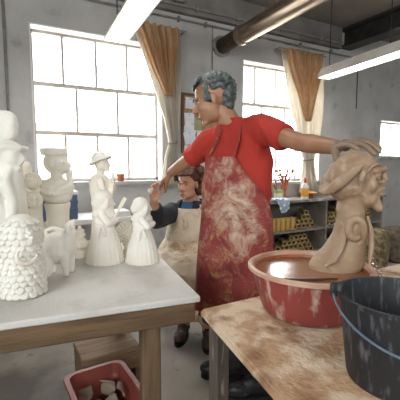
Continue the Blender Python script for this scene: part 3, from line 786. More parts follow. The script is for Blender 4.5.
fuse('clay_body', g.shift((0, 0, -.075)), M['white_clay'], t, voxel=.0042, it=3)
build('flat_hat', G().lathe([(.005, .56), (.056, .56), (.058, .566), (.062, .584), (.060, .592), (.05, .593), (.005, .589)], seg=32, sy=.95).xf(Matrix.Translation((-.008, 0, -.075))), M['white_clay'], t)

# --- slim figure in a brimmed hat
t = figure('hat_figure', 'slim pale clay figure in a round brimmed hat, holding its hand up', 'statue', -.487, 1.71)
g = G()
g.lathe([(.005, 0), (.06, 0), (.062, .02), (.05, .12), (.042, .22), (.045, .27), (.055, .32), (.05, .36), (.03, .39), (.005, .4)], seg=26, sx=1.0, sy=.8)
g.ell((-.006, 0, .35), (.05, .042, .05)); g.cap((0, 0, .38), (.006, 0, .425), .019, .018)
g.ell((.008, 0, .45), (.034, .033, .042)); g.ell((.026, 0, .437), (.02, .022, .026)); g.cap((.042, 0, .447), (.05, 0, .435), .005, .006); g.ell((.036, 0, .417), (.012, .012, .009))
g.chain([(.01, -.042, .365), (.03, -.05, .30), (.058, -.03, .30), (.06, -.01, .345)], [.018, .016, .013, .011])
g.chain([(.01, .042, .365), (.035, .048, .29), (.06, .02, .33), (.062, .0, .385)], [.018, .015, .012, .01])
g.ell((.062, 0, .39), (.009, .009, .018))
fuse('clay_body', g, M['pale_clay'], t, voxel=.004, it=3)
g = G(); g.ell((0, 0, 0), (.038, .038, .034)); g.lathe([(.03, -.008), (.056, -.018), (.06, -.014), (.05, -.004), (.03, .006)], seg=30)
g.xf(Matrix.Translation((-.002, 0, .472)) @ Matrix.Rotation(math.radians(18), 4, 'Y') @ Matrix.Rotation(math.radians(-40), 4, 'Y'))
fuse('hat', g, M['white_clay'], t, voxel=.0035, it=2)

# --- two women in long pleated skirts and head scarves
def skirt_woman(label, r, f, h, R_, stick, turn=0):
    t = figure('skirt_figure', label, 'figurine', r, f, turn, 'clay women in long skirts'); k = h/.33
    build('skirt', G().lathe([(.005, 0), (R_, 0), (R_*1.02, .008*k), (R_*.94, .05*k), (R_*.8, .1*k), (R_*.6, .15*k), (R_*.5, .172*k), (R_*.5, .178*k), (.005, .18*k)], seg=72, sy=.85, wob=pleats(22, .028)), M['white_clay'], t)
    g = G()
    g.lathe([(.005, .17*k), (R_*.5, .17*k), (R_*.56, .2*k), (R_*.6, .23*k), (R_*.45, .255*k), (.02, .268*k), (.005, .27*k)], seg=26, sy=.75)
    for s_ in (-1, 1):
        g.chain([(0, s_*R_*.45, .235*k), (.03*k, s_*R_*.55, .195*k), (.055*k, s_*R_*.15, .2*k)], [.02*k, .018*k, .014*k])
    g.ell((.012*k, 0, .288*k), (.034*k, .035*k, .04*k)); g.cap((.043*k, 0, .288*k), (.051*k, 0, .277*k), .005*k, .006*k); g.ell((.034*k, 0, .260*k), (.014*k, .016*k, .011*k))
    g.ell((.056*k, 0, .205*k), (.016*k, .018*k, .014*k))
    fuse('clay_body', g, M['white_clay'], t, voxel=.0038, it=3)
    g = G()
    g.ell((-.006*k, 0, .302*k), (.044*k, .044*k, .043*k), (0, .4, 0)); g.ell((-.03*k, 0, .285*k), (.028*k, .036*k, .03*k)); g.tube([(.028*k, -.026*k, .305*k), (.02*k, -.034*k, .27*k), (.0, -.034*k, .25*k)], [.008, .012, .012], 10); g.tube([(.028*k, .026*k, .305*k), (.02*k, .034*k, .27*k), (.0, .034*k, .25*k)], [.008, .012, .012], 10)
    g.lathe([(.03, .225*k), (R_*.68, .222*k), (R_*.6, .243*k), (R_*.42, .262*k), (.02, .272*k)], seg=26, sy=.85)
    fuse('head_scarf', g, M['white_clay'], t, voxel=.0038, it=3)
    g = G(); g.lathe([(R_*.49, .172*k), (R_*.55, .176*k), (R_*.55, .186*k), (R_*.49, .19*k)], seg=28, sy=.85)
    g.tube([(-.004, -R_*.46, .182*k), (-.012, -R_*.56, .155*k), (-.014, -R_*.66, .125*k)], [.005, .007, .006], 8); g.tube([(.0, -R_*.46, .182*k), (.012, -R_*.56, .16*k), (.016, -R_*.64, .135*k)], [.005, .007, .006], 8)
    build('sash', g, M['white_clay'], t)
    if stick:
        build('paddle', G().tube([(.035, -.012, .175), (.06, -.012, .225), (.098, -.012, .29)], [.006, .006, .005], 8).box((.088, -.012, .273), (.016, .008, .05), (0, .52, 0)), M['pale_clay'], t)
    return t
skirt_woman('white clay woman in a long pleated skirt, holding up a paddle, left of two', -.432, 1.56, .315, .083, True)
skirt_woman('white clay woman with sash and head scarf, at the table edge, right of two', -.262, 1.56, .285, .074, False, .15)

# --- round-bellied animal jug on short legs
t = figure('animal_jug', 'round white clay animal jug on short legs beside the scaled form', 'jug', -.562, 1.375)
g = G()
g.ell((-.004, 0, .112), (.064, .058, .066)); g.ell((.028, 0, .125), (.042, .046, .05))
for x, y in ((-.03, -.028), (.03, -.028), (-.03, .028), (.03, .028)): g.cap((x, y, .075), (x*1.15, y*1.05, .012), .021, .012)
g.cap((.034, 0, .145), (.044, 0, .168), .034, .026)
for s_ in (-1, 1): g.tube([(.044, s_*.016, .18), (.046, s_*.022, .205), (.054, s_*.024, .222)], [.015, .013, .005], 8)
g.tube([(-.05, 0, .155), (-.055, 0, .18), (-.02, 0, .192), (.02, 0, .175)], .009, 8)
fuse('clay_body', g, M['white_clay'], t, voxel=.0038, it=3)

# --- small squat figure
t = figure('small_figure', 'small squat pale clay figure with folded arms between jug and skirted woman', 'figurine', -.572, 1.64)
g = G()
g.lathe([(.005, 0), (.036, 0), (.038, .008), (.036, .05), (.042, .062), (.03, .085), (.012, .098), (.005, .1)], seg=22)
g.chain([(0, -.036, .08), (.01, -.044, .058), (.03, -.02, .056)], [.012, .012, .01]); g.chain([(0, .036, .08), (.01, .044, .058), (.03, .02, .056)], [.012, .012, .01])
g.ell((.003, 0, .112), (.021, .02, .023)); g.cap((.02, 0, .114), (.026, 0, .108), .003, .004); g.ell((0, 0, .128), (.024, .023, .01)); g.lathe([(.005, .13), (.012, .13), (.008, .15), (.004, .152)], seg=12)
fuse('clay_body', g, M['pale_clay'], t, voxel=.003, it=2)

# --- thistle-like ball
t = figure('thistle_ball', 'pale clay ball of spiky petals on a foot, between the two skirted women', 'sculpture', -.358, 1.70)
build('foot', G().lathe([(.005, 0), (.035, 0), (.03, .01), (.018, .03), (.02, .05), (.005, .055)], seg=20), M['pale_clay'], t)
g = G(); g.ell((0, 0, .105), .05, None, 20, 14); n = 150
for k in range(n):
    zc = 1-2*(k+.5)/n; rr = math.sqrt(1-zc*zc); a = k*2.39996
    d = Vector((rr*math.cos(a), rr*math.sin(a), zc)); up = (d + Vector((0, 0, .55))).normalized()
    p = Vector((0, 0, .105)) + d*.047
    g.tube([p, p+up*.009, p+up*.016], [.0075, .0062, .002], 6, .6)
build('petals', g, M['white_clay'], t, flat_angle=50)

# ------------------------------------------------- the wet clay bust in the basin
K = .00322
BR, BF = .445, 1.105
bz0 = TR + .0125
t = thing('clay_bust', 'wet tan clay bust in a swept-back cap with curled ornament, standing in the basin', 'bust', VW(BR, BF, bz0), -YAW)
Z0 = .918 - bz0
def P(x, y, d=0.0): return Vector(((x-340)*K, d, (258-y)*K + Z0))
g = G()
# flaring neck and shoulders, then a narrower foot under the water
rings = []
for (y, xl, xr, dep) in ((302.5, 318, 350, .042), (285, 317, 352, .048), (276, 314, 356, .054), (268, 312, 363, .058), (263, 311.5, 365, .06), (257, 315, 366, .06), (247, 325, 366, .058), (233, 334, 365, .052), (218, 338, 363.5, .048), (206, 338, 363, .046), (195, 338, 362, .05)):
    c = (xl+xr)/2; w = (xr-xl)/2
    rings.append([P(c + w*math.cos(2*PI*k/32), y) + Vector((0, dep*math.sin(2*PI*k/32), 0)) for k in range(32)])
g.loft(rings)
# skull and smooth cap
g.ell(P(350, 177), (.066, .072, .082)); g.ell(P(355, 169), (.068, .068, .06), (0, .3, 0)); g.ell(P(343, 181), (.05, .064, .062))
PH = math.radians(-30)
def Fp(a, b, y):
    a *= .96; return P(353, y) + Vector((math.cos(PH)*a - math.sin(PH)*b, math.sin(PH)*a + math.cos(PH)*b, 0))
FR = (0, 0, PH)
g.ell(Fp(.024, 0, 185), (.05, .055, .07), FR)
for q in (-1, 1):
    g.cap(Fp(.064, q*.043, 169.5), Fp(.084, q*.012, 168), .0095, .0105); g.ell(Fp(.083, q*.012, 179.5), (.0105, .0085, .009), FR)
    g.ell(Fp(.054, q*.034, 183), (.018, .018, .024), FR); g.ell(Fp(.067, q*.028, 174), (.012, .016, .0095), FR)
g.cap(Fp(.078, 0, 168), Fp(.089, 0, 178), .008, .0105)
g.ell(Fp(.066, 0, 188.5), (.018, .03, .018), FR)
g.tube([Fp(.070, -.022, 188.5), Fp(.083, -.011, 186), Fp(.088, 0, 186.3), Fp(.083, .011, 186), Fp(.070, .022, 188.5)], [.0025, .0055, .0065, .0055, .0025], 10)
g.tube([Fp(.069, -.02, 189.5), Fp(.080, -.010, 191.5), Fp(.084, 0, 192), Fp(.080, .010, 191.5), Fp(.069, .02, 189.5)], [.0025, .006, .0075, .006, .0025], 10)
g.cap(Fp(.058, 0, 198), Fp(.076, 0, 205), .022, .013); g.ell(Fp(.04, 0, 195), (.036, .044, .034), FR); g.cap(P(358, 198), P(350, 207), .036, .043)
fuse('clay_body', g, M['bust'], t, voxel=.0034, it=2)
for q in (-1, 1):
    g = G()
    g.tube([Fp(.064, q*.045, 175.5), Fp(.077, q*.032, 171.7), Fp(.079, q*.016, 174.2)], [.002, .0038, .002], 8)
    g.tube([Fp(.064, q*.045, 175.5), Fp(.076, q*.031, 177.2), Fp(.078, q*.016, 175)], [.0018, .003, .0018], 8)
    g.ell(Fp(.0755, q*.029, 174.4), (.004, .006, .005), FR)
    fuse('eye', g, M['bust'], t, voxel=.0022, it=1)
# broad brim of the cap: a flat band running from the nape up to the temple, and round the back
g = G()
def band(pts, w, th, out):
    rings = []
    for i, p in enumerate(pts):
        d = (pts[min(i+1, len(pts)-1)] - pts[max(i-1, 0)]).normalized(); o_ = Vector(out[i]).normalized(); o_ = (o_ - d*o_.dot(d)).normalized(); q = d.cross(o_)
        wi = w[i]; rings.append([p + q*(wi*math.cos(2*PI*k/16)) + o_*(th[i]*math.sin(2*PI*k/16)) for k in range(16)])
    g.loft(rings)
for s_ in (-1, 1):
    pts = [P(323, 191, s_*.012), P(326, 187, s_*.04), P(331.5, 180, s_*.064), P(337.5, 173, s_*.077), P(343.5, 167.5, s_*.081), P(350.5, 163, s_*.076)]
    band(pts, [.010, .0155, .0175, .016, .012, .005], [.007, .009, .009, .009, .008, .004], [(-.8, s_*.5, .2), (-.6, s_*.8, .2), (-.4, s_*.9, .1), (-.2, s_, 0), (0, s_, 0), (0, s_, 0)])
g.ell(P(328, 186.5), (.022, .036, .016), (0, -.75, 0)); g.cap(P(323, 190.5, -.014), P(323, 190.5, .014), .010, .010)
g.ell(P(334, 178), (.03, .05, .034), (0, -.75, 0)); g.ell(P(340, 171), (.034, .058, .04), (0, -.7, 0))
fuse('cap_brim', g, M['bust'], t, voxel=.0035, it=3)
for s_ in (-1, 1):
    g = G(); g.tube([P(349.5, 184, s_*.071), P(348.5, 177, s_*.078), P(350.5, 171, s_*.078), P(353, 168, s_*.074)], [.005, .009, .008, .003], 10)
    fuse('ear_ridge', g, M['bust'], t, voxel=.0028, it=2)
    g = G(); g.tube([P(353.5, 172, s_*.074), P(358, 166, s_*.072), P(364, 163.5, s_*.066), P(371, 164, s_*.052)], [.002, .005, .005, .002], 10)
    fuse('hair_lock', g, M['bust'], t, voxel=.0026, it=2)
# big curl low on the neck
g = G(); pts = []
for k in range(30):
    u = k/29; a = math.radians(-75 + 400*u); rr = .038*(1-.66*u)
    pts.append(P(347.5, 226, -.058) + Vector((rr*math.cos(a)*.95, -.012*u+.012*(1-u), rr*math.sin(a)*1.3)))
g.tube(pts, [.0085+.0045*math.sin(PI*k/29) for k in range(30)], 10)
g.ell(P(347.5, 226, -.05), (.02, .014, .03))
fuse('neck_curl', g, M['bust'], t, voxel=.003, it=2)
g = G(); g.tube([P(342, 217, -.042), P(338, 230, -.052), P(334, 243, -.058), P(327, 254, -.070), P(320, 260, -.062)], [.006, .013, .014, .011, .005], 12, .7)
fuse('collar_fold', g, M['bust'], t, voxel=.003, it=2)
g = G(); g.tube([P(360.5, 212, -.045), P(364.5, 226, -.045), P(365, 243, -.052), P(361, 257, -.070)], [.005, .010, .010, .005], 12, .8)
fuse('collar_fold', g, M['bust'], t, voxel=.003, it=2)
# ------------------------------------------------------------------ people
M['skin'] = mat('skin', S('a97e62'), S('976b4e'), 9, .5, .1, 60)
M['skin_w'] = mat('skin_fair', S('d3a78c'), S('c59477'), 9, .5, .1, 60)
M['hairg'] = mat('grey_hair', S('626966'), S('363c3d'), 45, .6, .5, 90, lo=.4, hi=.6)
M['hairb'] = mat('brown_hair', S('6b4630'), S('4a2e1f'), 45, .6, .5, 90, lo=.4, hi=.6)
M['red_shirt'] = mat('red_jersey', S('ae3326'), S('98291f'), 6, .88, .7, 13)
def mud_and_shade(m, centre, rad, colour, ns=25, na=.08, soft=.06):
    """wet clay coating one hand; stains plus painted table shade on the floor"""
    nt = m.node_tree; N, L = nt.nodes, nt.links; p = N['Principled BSDF']; src = p.inputs['Base Color'].links[0].from_socket
    tc = [n for n in N if n.type == 'TEX_COORD'][0]; vm = N.new('ShaderNodeVectorMath'); vm.operation = 'DISTANCE'; vm.inputs[1].default_value = centre
    L.new(tc.outputs['Object'], vm.inputs[0]); nz = N.new('ShaderNodeTexNoise'); nz.inputs['Scale'].default_value = ns; nz.inputs['Detail'].default_value = 6; L.new(tc.outputs['Object'], nz.inputs['Vector'])
    ad = N.new('ShaderNodeMath'); ad.operation = 'MULTIPLY_ADD'; ad.inputs[1].default_value = na; L.new(nz.outputs[0], ad.inputs[0]); L.new(vm.outputs['Value'], ad.inputs[2])
    r = N.new('ShaderNodeMapRange'); r.inputs[1].default_value = rad; r.inputs[2].default_value = rad+soft; r.inputs[3].default_value = 1; r.inputs[4].default_value = 0; L.new(ad.outputs[0], r.inputs[0])
    k = N.new('ShaderNodeMix'); k.data_type = 'RGBA'; L.new(r.outputs[0], k.inputs[0]); L.new(src, k.inputs[6]); k.inputs[7].default_value = colour; L.new(k.outputs[2], p.inputs['Base Color'])
mud_and_shade(M['floor'], (-.05, 1.95, 0), .5, S('5f584f'), 4, .7, .35)  # floor stains and the shade under the left table, painted as one dark patch
mud_and_shade(M['skin'], (.355, -.65, 1.27), .17, S('85705c'))
M['eye'] = mat('eye_white', S('b0a69b'), None, rough=.3); M['iris'] = mat('iris', S('33261d'), None, rough=.3)
M['brow_g'] = mat('grey_brow', S('5f615d'), None, rough=.8); M['brow_b'] = mat('brown_brow', S('7a5a46'), None, rough=.8)
M['lips'] = mat('lips', S('a9705f'), None, rough=.5)
M['dark_trouser'] = mat('dark_trousers', S('3a3236'), S('2b2529'), 8, .9, .3, 30)
M['boot'] = mat('black_boot', S('26262a'), S('1a1a1d'), 10, .45, .1, c=S('5d564c'), cscale=18, clo=.62, chi=.75)
M['sole'] = mat('boot_sole', S('171717'), None, rough=.8)

def basis(fwd, up):
    f = Vector(fwd).normalized(); u = Vector(up); u = (u - f*u.dot(f)).normalized(); l = u.cross(f)
    return Matrix((f, l, u)).transposed()         # columns: forward, left, up
def head(g, c, fwd, up, s=1.0, jaw=1.0):
    B = basis(fwd, up); c = Vector(c)
    def E(p, r, rot=None):
        R_ = B if rot is None else B @ Euler(rot).to_matrix()
        g.ellM(c + B @ (Vector(p)*s), tuple(q*s for q in r), R_, 20, 12)
    def Cc(a, b, ra, rb): g.cap(c + B @ (Vector(a)*s), c + B @ (Vector(b)*s), ra*s, rb*s, 10)
    E((-.015, 0, .035), (.096, .076, .086)); E((.03, 0, -.025), (.06, .061, .08)); E((.028, 0, -.07), (.05*jaw, .05*jaw, .04))
    E((.068, 0, -.098), (.02, .021, .016)); E((.055, .032, -.028), (.027, .026, .03)); E((.055, -.032, -.028), (.027, .026, .03))
    Cc((.085, 0, .01), (.106, 0, -.03), .0085, .0125); E((.098, .011, -.036), (.011, .009, .008)); E((.098, -.011, -.036), (.011, .009, .008))
    Cc((.08, .04, .02), (.088, .01, .018), .009, .009); Cc((.08, -.04, .02), (.088, -.01, .018), .009, .009)
    E((.086, 0, -.062), (.009, .021, .0055)); E((.083, 0, -.073), (.010, .018, .006))
    for q in (-1, 1):
        E((.002, q*.078, -.01), (.016, .007, .026), (0, -.2, q*.25)); E((.005, q*.081, .008), (.011, .006, .010)); E((.010, q*.077, -.03), (.008, .006, .009))
    return B
def face_bits(parent, c, fwd, up, s, browm, off, bz=0.0):
    B = basis(fwd, up); c = Vector(c)
    for q in (-1, 1):
        g = G().ellM(c + B @ (Vector((.073, q*.031, .001))*s), (.0105*s, .012*s, .006*s), B, 12, 8); o = build('eye', g.shift(-off), M['eye'], parent)
        g = G().ellM(c + B @ (Vector((.0825, q*.031, .001))*s), (.003*s, .0055*s, .0045*s), B, 10, 6); build('iris', g.shift(-off), M['iris'], o)
        g = G().tube([c + B @ (Vector(p)*s) for p in ((.083, q*.05, .016+bz*.5), (.091, q*.032, .026+bz), (.096, q*.014, .021+bz*2.2))], [.0025*s, .0045*s, .004*s], 8); build('eyebrow', g.shift(-off), browm, parent)
    g = G().ellM(c + B @ (Vector((.0915, 0, -.0675))*s), (.004*s, .017*s, .006*s), B, 12, 8); build('lips', g.shift(-off), M['lips'], parent)
def hand(g, wr, d, n, side, curl=(.5, .5, .5, .5), s=1.0, spread=.10, thumb=(.55, .3), tcurl=.35):
    """wrist, finger direction, palm-facing direction, thumb side (+1/-1 of d x n)"""
    d = Vector(d).normalized(); n = Vector(n); n = (n - d*n.dot(d)).normalized(); t = d.cross(n).normalized()*side
    wr = Vector(wr); kn = []
    L = [.080, .088, .083, .07]; offs = [.029, .009, -.011, -.029]; kd = [.090, .094, .090, .082]
    for i in range(4):
        k = wr + d*kd[i]*s + t*offs[i]*s - n*.004*s
        g.cap(wr + t*offs[i]*.55*s + d*.012*s, k, .0135*s, .0105*s, 10); kn.append(k)
        dd = (d + t*spread*(1.5-i)*.9).normalized(); p = k; ang = 0
        r = (.0094, .0098, .0093, .0083)[i]*s
        ax = None
        for j, fr in enumerate((.46, .31, .23)):
            ang += curl[i]*(.8, 1.0, .7)[j]
            v = (dd*math.cos(ang) + n*math.sin(ang))
            q = p + v*L[i]*fr*s
            g.cap(p, q, r*(1-.07*j), r*(.93-.07*j), 10); p = q
    g.ell(wr + d*.045*s, (.02*s, .02*s, .02*s)); 
    # thumb leaves the side of the palm near the wrist
    a = wr + d*.022*s + t*.022*s + n*.004*s
    v = (d*math.cos(thumb[0]) + t*math.sin(thumb[0]) + n*thumb[1]).normalized()
    b = a + v*.046*s; g.cap(a, b, .0155*s, .0115*s, 10)
    v2 = (v + (d*.6 + n*.4 - t*.5)*tcurl).normalized(); c = b + v2*.034*s; g.cap(b, c, .0112*s, .0098*s, 10)
    v3 = (v2 + (d*.3 + n*.5 - t*.4)*tcurl).normalized(); g.cap(c, c + v3*.026*s, .0098*s, .0082*s, 10)
def ring(c, xd, yd, rx, ry, n=36, p=2.3):
    c, xd, yd = Vector(c), Vector(xd), Vector(yd); out = []
    for k in range(n):
        a = 2*PI*k/n; ca, sa = math.cos(a), math.sin(a); q = (abs(ca)**p + abs(sa)**p)**(-1/p)
        out.append(c + xd*(rx*q*ca) + yd*(ry*q*sa))
    return out
def boot(parent, ankle, toe_dir, off, h=.24, s=1.0, name='boot'):
    """lace-up boot standing on the floor"""
    d = Vector((toe_dir[0], toe_dir[1], 0)).normalized(); l = Vector((-d.y, d.x, 0)); a = Vector((ankle[0], ankle[1], 0))
    g = G()
    g.ell(a + d*.12*s + Vector((0, 0, .052)), (.001, .001, .001))
    B = Matrix((d, l, Vector((0, 0, 1)))).transposed()
    g.ellM(a + d*.135*s + Vector((0, 0, .055)), (.085*s, .047*s, .042*s), B); g.ellM(a + d*.05*s + Vector((0, 0, .07)), (.09*s, .042*s, .055*s), B)
    g.ellM(a - d*.03*s + Vector((0, 0, .06)), (.055*s, .042*s, .055*s), B)
    g.tube([a + Vector((0, 0, .05)), a + Vector((0, 0, .12)), a + Vector((0, 0, h))], [.05*s, .049*s, .055*s], 16)
    o = fuse(name, g.shift(-off), M['boot'], parent, voxel=.006, it=3)
    g = G(); sh = []
    for k in range(28):
        t_ = 2*PI*k/28; x = .145*math.cos(t_)+.065; y = .046*math.sin(t_)*(1+.12*math.cos(t_))
        sh.append((x*s, y*s))
    g.loft([[a + d*x + l*y + Vector((0, 0, z)) for x, y in sh] for z in (.001, .026)]); build('sole', g.shift(-off), M['sole'], o)
    g = G()
    for z in range(4): g.cap(a + d*(.1-.018*z)*s + l*.022 + Vector((0, 0, .105+.012*z)), a + d*(.1-.018*z)*s - l*.022 + Vector((0, 0, .105+.012*z)), .003, .003, 6)
    build('lace', g.shift(-off), M['sole'], o)
    return o
def splatter(name, base, base2, light, light2, dark, centre, rx, rz):
    """stained canvas: clay splashes thickest around one spot of the cloth"""
    m = mat(name, base, base2, 7, .9, .3, 45); nt = m.node_tree; N, L = nt.nodes, nt.links; p = N['Principled BSDF']
    src = p.inputs['Base Color'].links[0].from_socket; tc = [n for n in N if n.type == 'TEX_COORD'][0]
    def nz(sc, det=8, dist=0.0):
        n = N.new('ShaderNodeTexNoise'); n.inputs['Scale'].default_value = sc; n.inputs['Detail'].default_value = det; n.inputs['Roughness'].default_value = .78
        n.inputs['Distortion'].default_value = dist; L.new(tc.outputs['Object'], n.inputs['Vector']); return n.outputs[0]
    def mth(op, a, b):
        k = N.new('ShaderNodeMath'); k.operation = op
        for i, v in enumerate((a, b)):
            if hasattr(v, 'is_linked'): L.new(v, k.inputs[i])
            else: k.inputs[i].default_value = v
        return k.outputs[0]
    def sm(v, lo, hi):
        r = N.new('ShaderNodeMapRange'); r.interpolation_type = 'SMOOTHSTEP'; r.inputs[1].default_value = lo; r.inputs[2].default_value = hi; L.new(v, r.inputs[0]); return r.outputs[0]
    def mix(f, a, b):
        k = N.new('ShaderNodeMix'); k.data_type = 'RGBA'; L.new(f, k.inputs[0])
        for s_, v in ((6, a), (7, b)):
            if hasattr(v, 'is_linked'): L.new(v, k.inputs[s_])
            else: k.inputs[s_].default_value = v
        return k.outputs[2]
    vm = N.new('ShaderNodeVectorMath'); vm.operation = 'SUBTRACT'; L.new(tc.outputs['Object'], vm.inputs[0]); vm.inputs[1].default_value = centre
    vs_ = N.new('ShaderNodeVectorMath'); vs_.operation = 'MULTIPLY'; L.new(vm.outputs[0], vs_.inputs[0]); vs_.inputs[1].default_value = (1/rx, 1/rx*.5, 1/rz)
    ln = N.new('ShaderNodeVectorMath'); ln.operation = 'LENGTH'; L.new(vs_.outputs[0], ln.inputs[0])
    near = mth('SUBTRACT', 1.0, ln.outputs['Value'])
    col = mix(sm(nz(5, 6), .5, .68), src, dark)
    col = mix(sm(mth('ADD', nz(6, 9, 1.0), mth('MULTIPLY', near, .17)), .51, .80), col, light)
    col = mix(mth('MULTIPLY', sm(nz(9, 9, .6), .51, .67), .75), col, light2)
    L.new(col, p.inputs['Base Color']); return m

# ------------------------------------------------------------ the standing man
B0 = Vector((.20, 1.83, 0))
man = None
g = G()
HC = Vector((.066, 1.865, 1.556)); HF = (-.95, -.05, -.30); HU = (-.28, .05, .95)
head(g, HC, HF, HU, 1.03)
g.cap((.116, 1.885, 1.505), (.188, 1.895, 1.39), .06, .064)
XD = Vector((.943, -.332, 0)); YD = Vector((.332, .943, 0))
g.loft([ring((.205, 1.90, z), XD, YD, rx, ry) for z, rx, ry in ((.84, .15, .09), (.95, .155, .095), (1.1, .15, .09), (1.25, .165, .095), (1.34, .14, .08), (1.39, .08, .06), (1.41, .05, .05))])
# arms: his right reaches back to the seated woman, his left forward onto the bust
sR, eR, wR = Vector((.058, 1.955, 1.347)), Vector((-.055, 2.09, 1.255)), Vector((-.188, 2.25, 1.172))
sL, eL, wL = Vector((.305, 1.825, 1.405)), Vector((.445, 1.58, 1.320)), Vector((.512, 1.33, 1.288))
g.chain([sR, sR.lerp(eR, .5), eR], [.056, .05, .042]); g.chain([eR, eR.lerp(wR, .35), wR], [.042, .041, .029])
g.chain([sL, sL.lerp(eL, .5), eL], [.056, .049, .041]); g.chain([eL, eL.lerp(wL, .35), wL], [.041, .041, .029])
dR = (Vector((-.268, 2.33, 1.085)) - wR); hand(g, wR, dR, (-.15, .5, -.75), 1, (.38, .32, .28, .3), 1.0, .09, (.5, .45), .3)
kL = Vector((.555, 1.185, 1.298)); hand(g, wL, kL - wL, (.25, .1, -1), -1, (.3, .34, .36, .38), 1.15, .16, (.75, .75), .45)
# legs
hR, kR, aR = Vector((.14, 1.93, .86)), Vector((.15, 1.90, .47)), Vector((.20, 1.905, .10))
hL, kL2, aL = Vector((.285, 1.87, .86)), Vector((.295, 1.82, .47)), Vector((.345, 1.735, .10))
for a, b, c in ((hR, kR, aR), (hL, kL2, aL)): g.chain([a, b, c], [.078, .052, .04])
man = fuse('person', g.shift(-B0), M['skin'], None, VW(B0.x, B0.y, 0), -YAW, voxel=.0046, it=4)
tag(man, 'standing person in red t-shirt and clay-splashed apron, arms stretched to both sides', 'person')
face_bits(man, HC, HF, HU, 1.03, M['brow_g'], B0)
# hair: short grey curls, thick on top and down the nape
g = G(); B = basis(HF, HU); random.seed(21)
def HP(p): return HC + B @ (Vector(p)*1.03)
g.ellM(HP((-.026, 0, .05)), (.096, .078, .08), B, 20, 12); g.ellM(HP((-.062, 0, .0)), (.05, .07, .07), B, 20, 12); g.ellM(HP((-.07, 0, -.045)), (.032, .055, .035), B, 16, 10)
for k in range(520):
    a = random.uniform(-PI, PI); e = random.uniform(-.75, 1.0); c_ = math.sqrt(max(0, 1-e*e)); u = Vector((math.cos(a)*c_, math.sin(a)*c_, e))
    if u.x > .55 and e < .52: continue
    if u.x > .3 and e < .12: continue
    if u.x > -.28 and e < -.05: continue
    p = Vector((-.028, 0, .042)) + Vector((u.x*.1, u.y*.08, u.z*(.088 if e > 0 else .11)))
    if abs(p.y) > .05 and -.018 < p.x < .025 and p.z < .012: continue
    r = random.uniform(.006, .0105); g.ellM(HP(p), (r*1.3, r, r), B @ Euler((a, e, random.random()*3)).to_matrix(), 8, 6)
for k in range(70):
    q = random.choice((-1, 1)); g.ellM(HP((random.uniform(.012, .045), q*random.uniform(.066, .074), random.uniform(-.012, .06))), (.009, .006, .009), B, 8, 6)
for k in range(26):
    y = random.uniform(-.055, .055); h = random.uniform(.0, .008); g.cap(HP((.035, y, .110+h)), HP((.066+h, y*1.08, .084+h*.5)), .010, .006, 8)
fuse('hair', g.shift(-B0), M['hairg'], man, voxel=.0032, it=1)
# t-shirt
g = G()
g.loft([ring((c, 1.90, z), XD, YD, rx, ry) for z, c, rx, ry in ((.86, .2, .182, .125), (.95, .2, .178, .122), (1.05, .205, .176, .12), (1.15, .21, .178, .122), (1.25, .208, .178, .122), (1.32, .20, .168, .112), (1.39, .195, .135, .095), (1.435, .19, .095, .08), (1.462, .182, .076, .072))])
for s_, e_, k, r0 in ((sR, eR, .92, .068), (sL, eL, .66, .072)):
    v = (e_-s_); q = s_ + v*k; n_ = Vector((.20, 1.9, 1.40))
    g.cap(n_.lerp(s_, .25), s_, .066, r0, 16)
    g.tube([s_ - v*.06, s_ + v*.15, s_ + v*.4, q], [r0, r0, r0-.005, r0-.010], 20)
o = fuse('t_shirt', g.shift(-B0), M['red_shirt'], man, voxel=.0052, it=6, disp=(.0075, 11), folds=True)
g = G(); g.tube([Vector((.182, 1.90, 1.456)) + XD*.076*math.cos(2*PI*k/24) + YD*.07*math.sin(2*PI*k/24) for k in range(25)], .007, 8)
build('collar', g.shift(-B0), M['red_shirt'], o)
# trousers and boots
g = G()
g.loft([ring((.2, 1.90, z), XD, YD, rx, ry) for z, rx, ry in ((.72, .155, .11), (.85, .168, .115), (.92, .165, .112))])
for a, b, c in ((hR, kR, aR), (hL, kL2, aL)): g.tube([a, a.lerp(b, .5), b, b.lerp(c, .5), c + Vector((0, 0, .0))], [.1, .092, .078, .07, .069], 18)
fuse('trousers', g.shift(-B0), M['dark_trouser'], man, voxel=.008, it=3, disp=(.007, 9), folds=True)
boot(man, (.215, 1.905), (-1, .05), B0); boot(man, (.345, 1.74), (-1, -.1), B0)
# apron: bib in front turned to the left, skirt wrapping both sides
M['apron'] = splatter('maroon_canvas', S('96423d'), S('80322f'), S('c9b59c'), S('b5905a'), S('5f2226'), (-.02, -.13, 1.03), .24, .34)
def arow(z, a0, a1, cx, rx, ry, cy=1.90, n=40, wav=0.0):
    out = []
    for k in range(n):
        a = math.radians(a0 + (a1-a0)*k/(n-1)); s_ = 1 + wav*math.sin(k*.75+z*2) + wav*.6*math.sin(k*1.9+z*5)
        out.append(Vector((cx, cy, z)) + XD*(rx*s_*math.sin(a)) - YD*(ry*s_*math.cos(a)))
    return out
g = G(); keys = [(1.262, -42, 4, .208, .192, .136), (1.20, -54, 16, .208, .19, .138), (1.12, -70, 38, .207, .197, .138), (1.04, -90, 60, .204, .194, .138), (.97, -100, 82, .2, .193, .14),
     (.90, -104, 95, .198, .196, .144), (.8, -104, 98, .195, .204, .148), (.65, -102, 98, .192, .214, .152), (.5, -100, 98, .19, .222, .158), (.40, -100, 98, .19, .226, .16)]
rows = []
for i in range(len(keys)-1):
    for q in range(5):
        u = q/5; kk = [keys[i][j]*(1-u)+keys[i+1][j]*u for j in range(6)]; rows.append(arow(*kk, wav=.012 + .03*max(0, .95-kk[0])))
rows.append(arow(*keys[-1], wav=.03)); g.grid(rows)
ap = build('apron', g.shift(-B0), M['apron'], man); md = ap.modifiers.new('s', 'SOLIDIFY'); md.thickness = .005; md.offset = 1
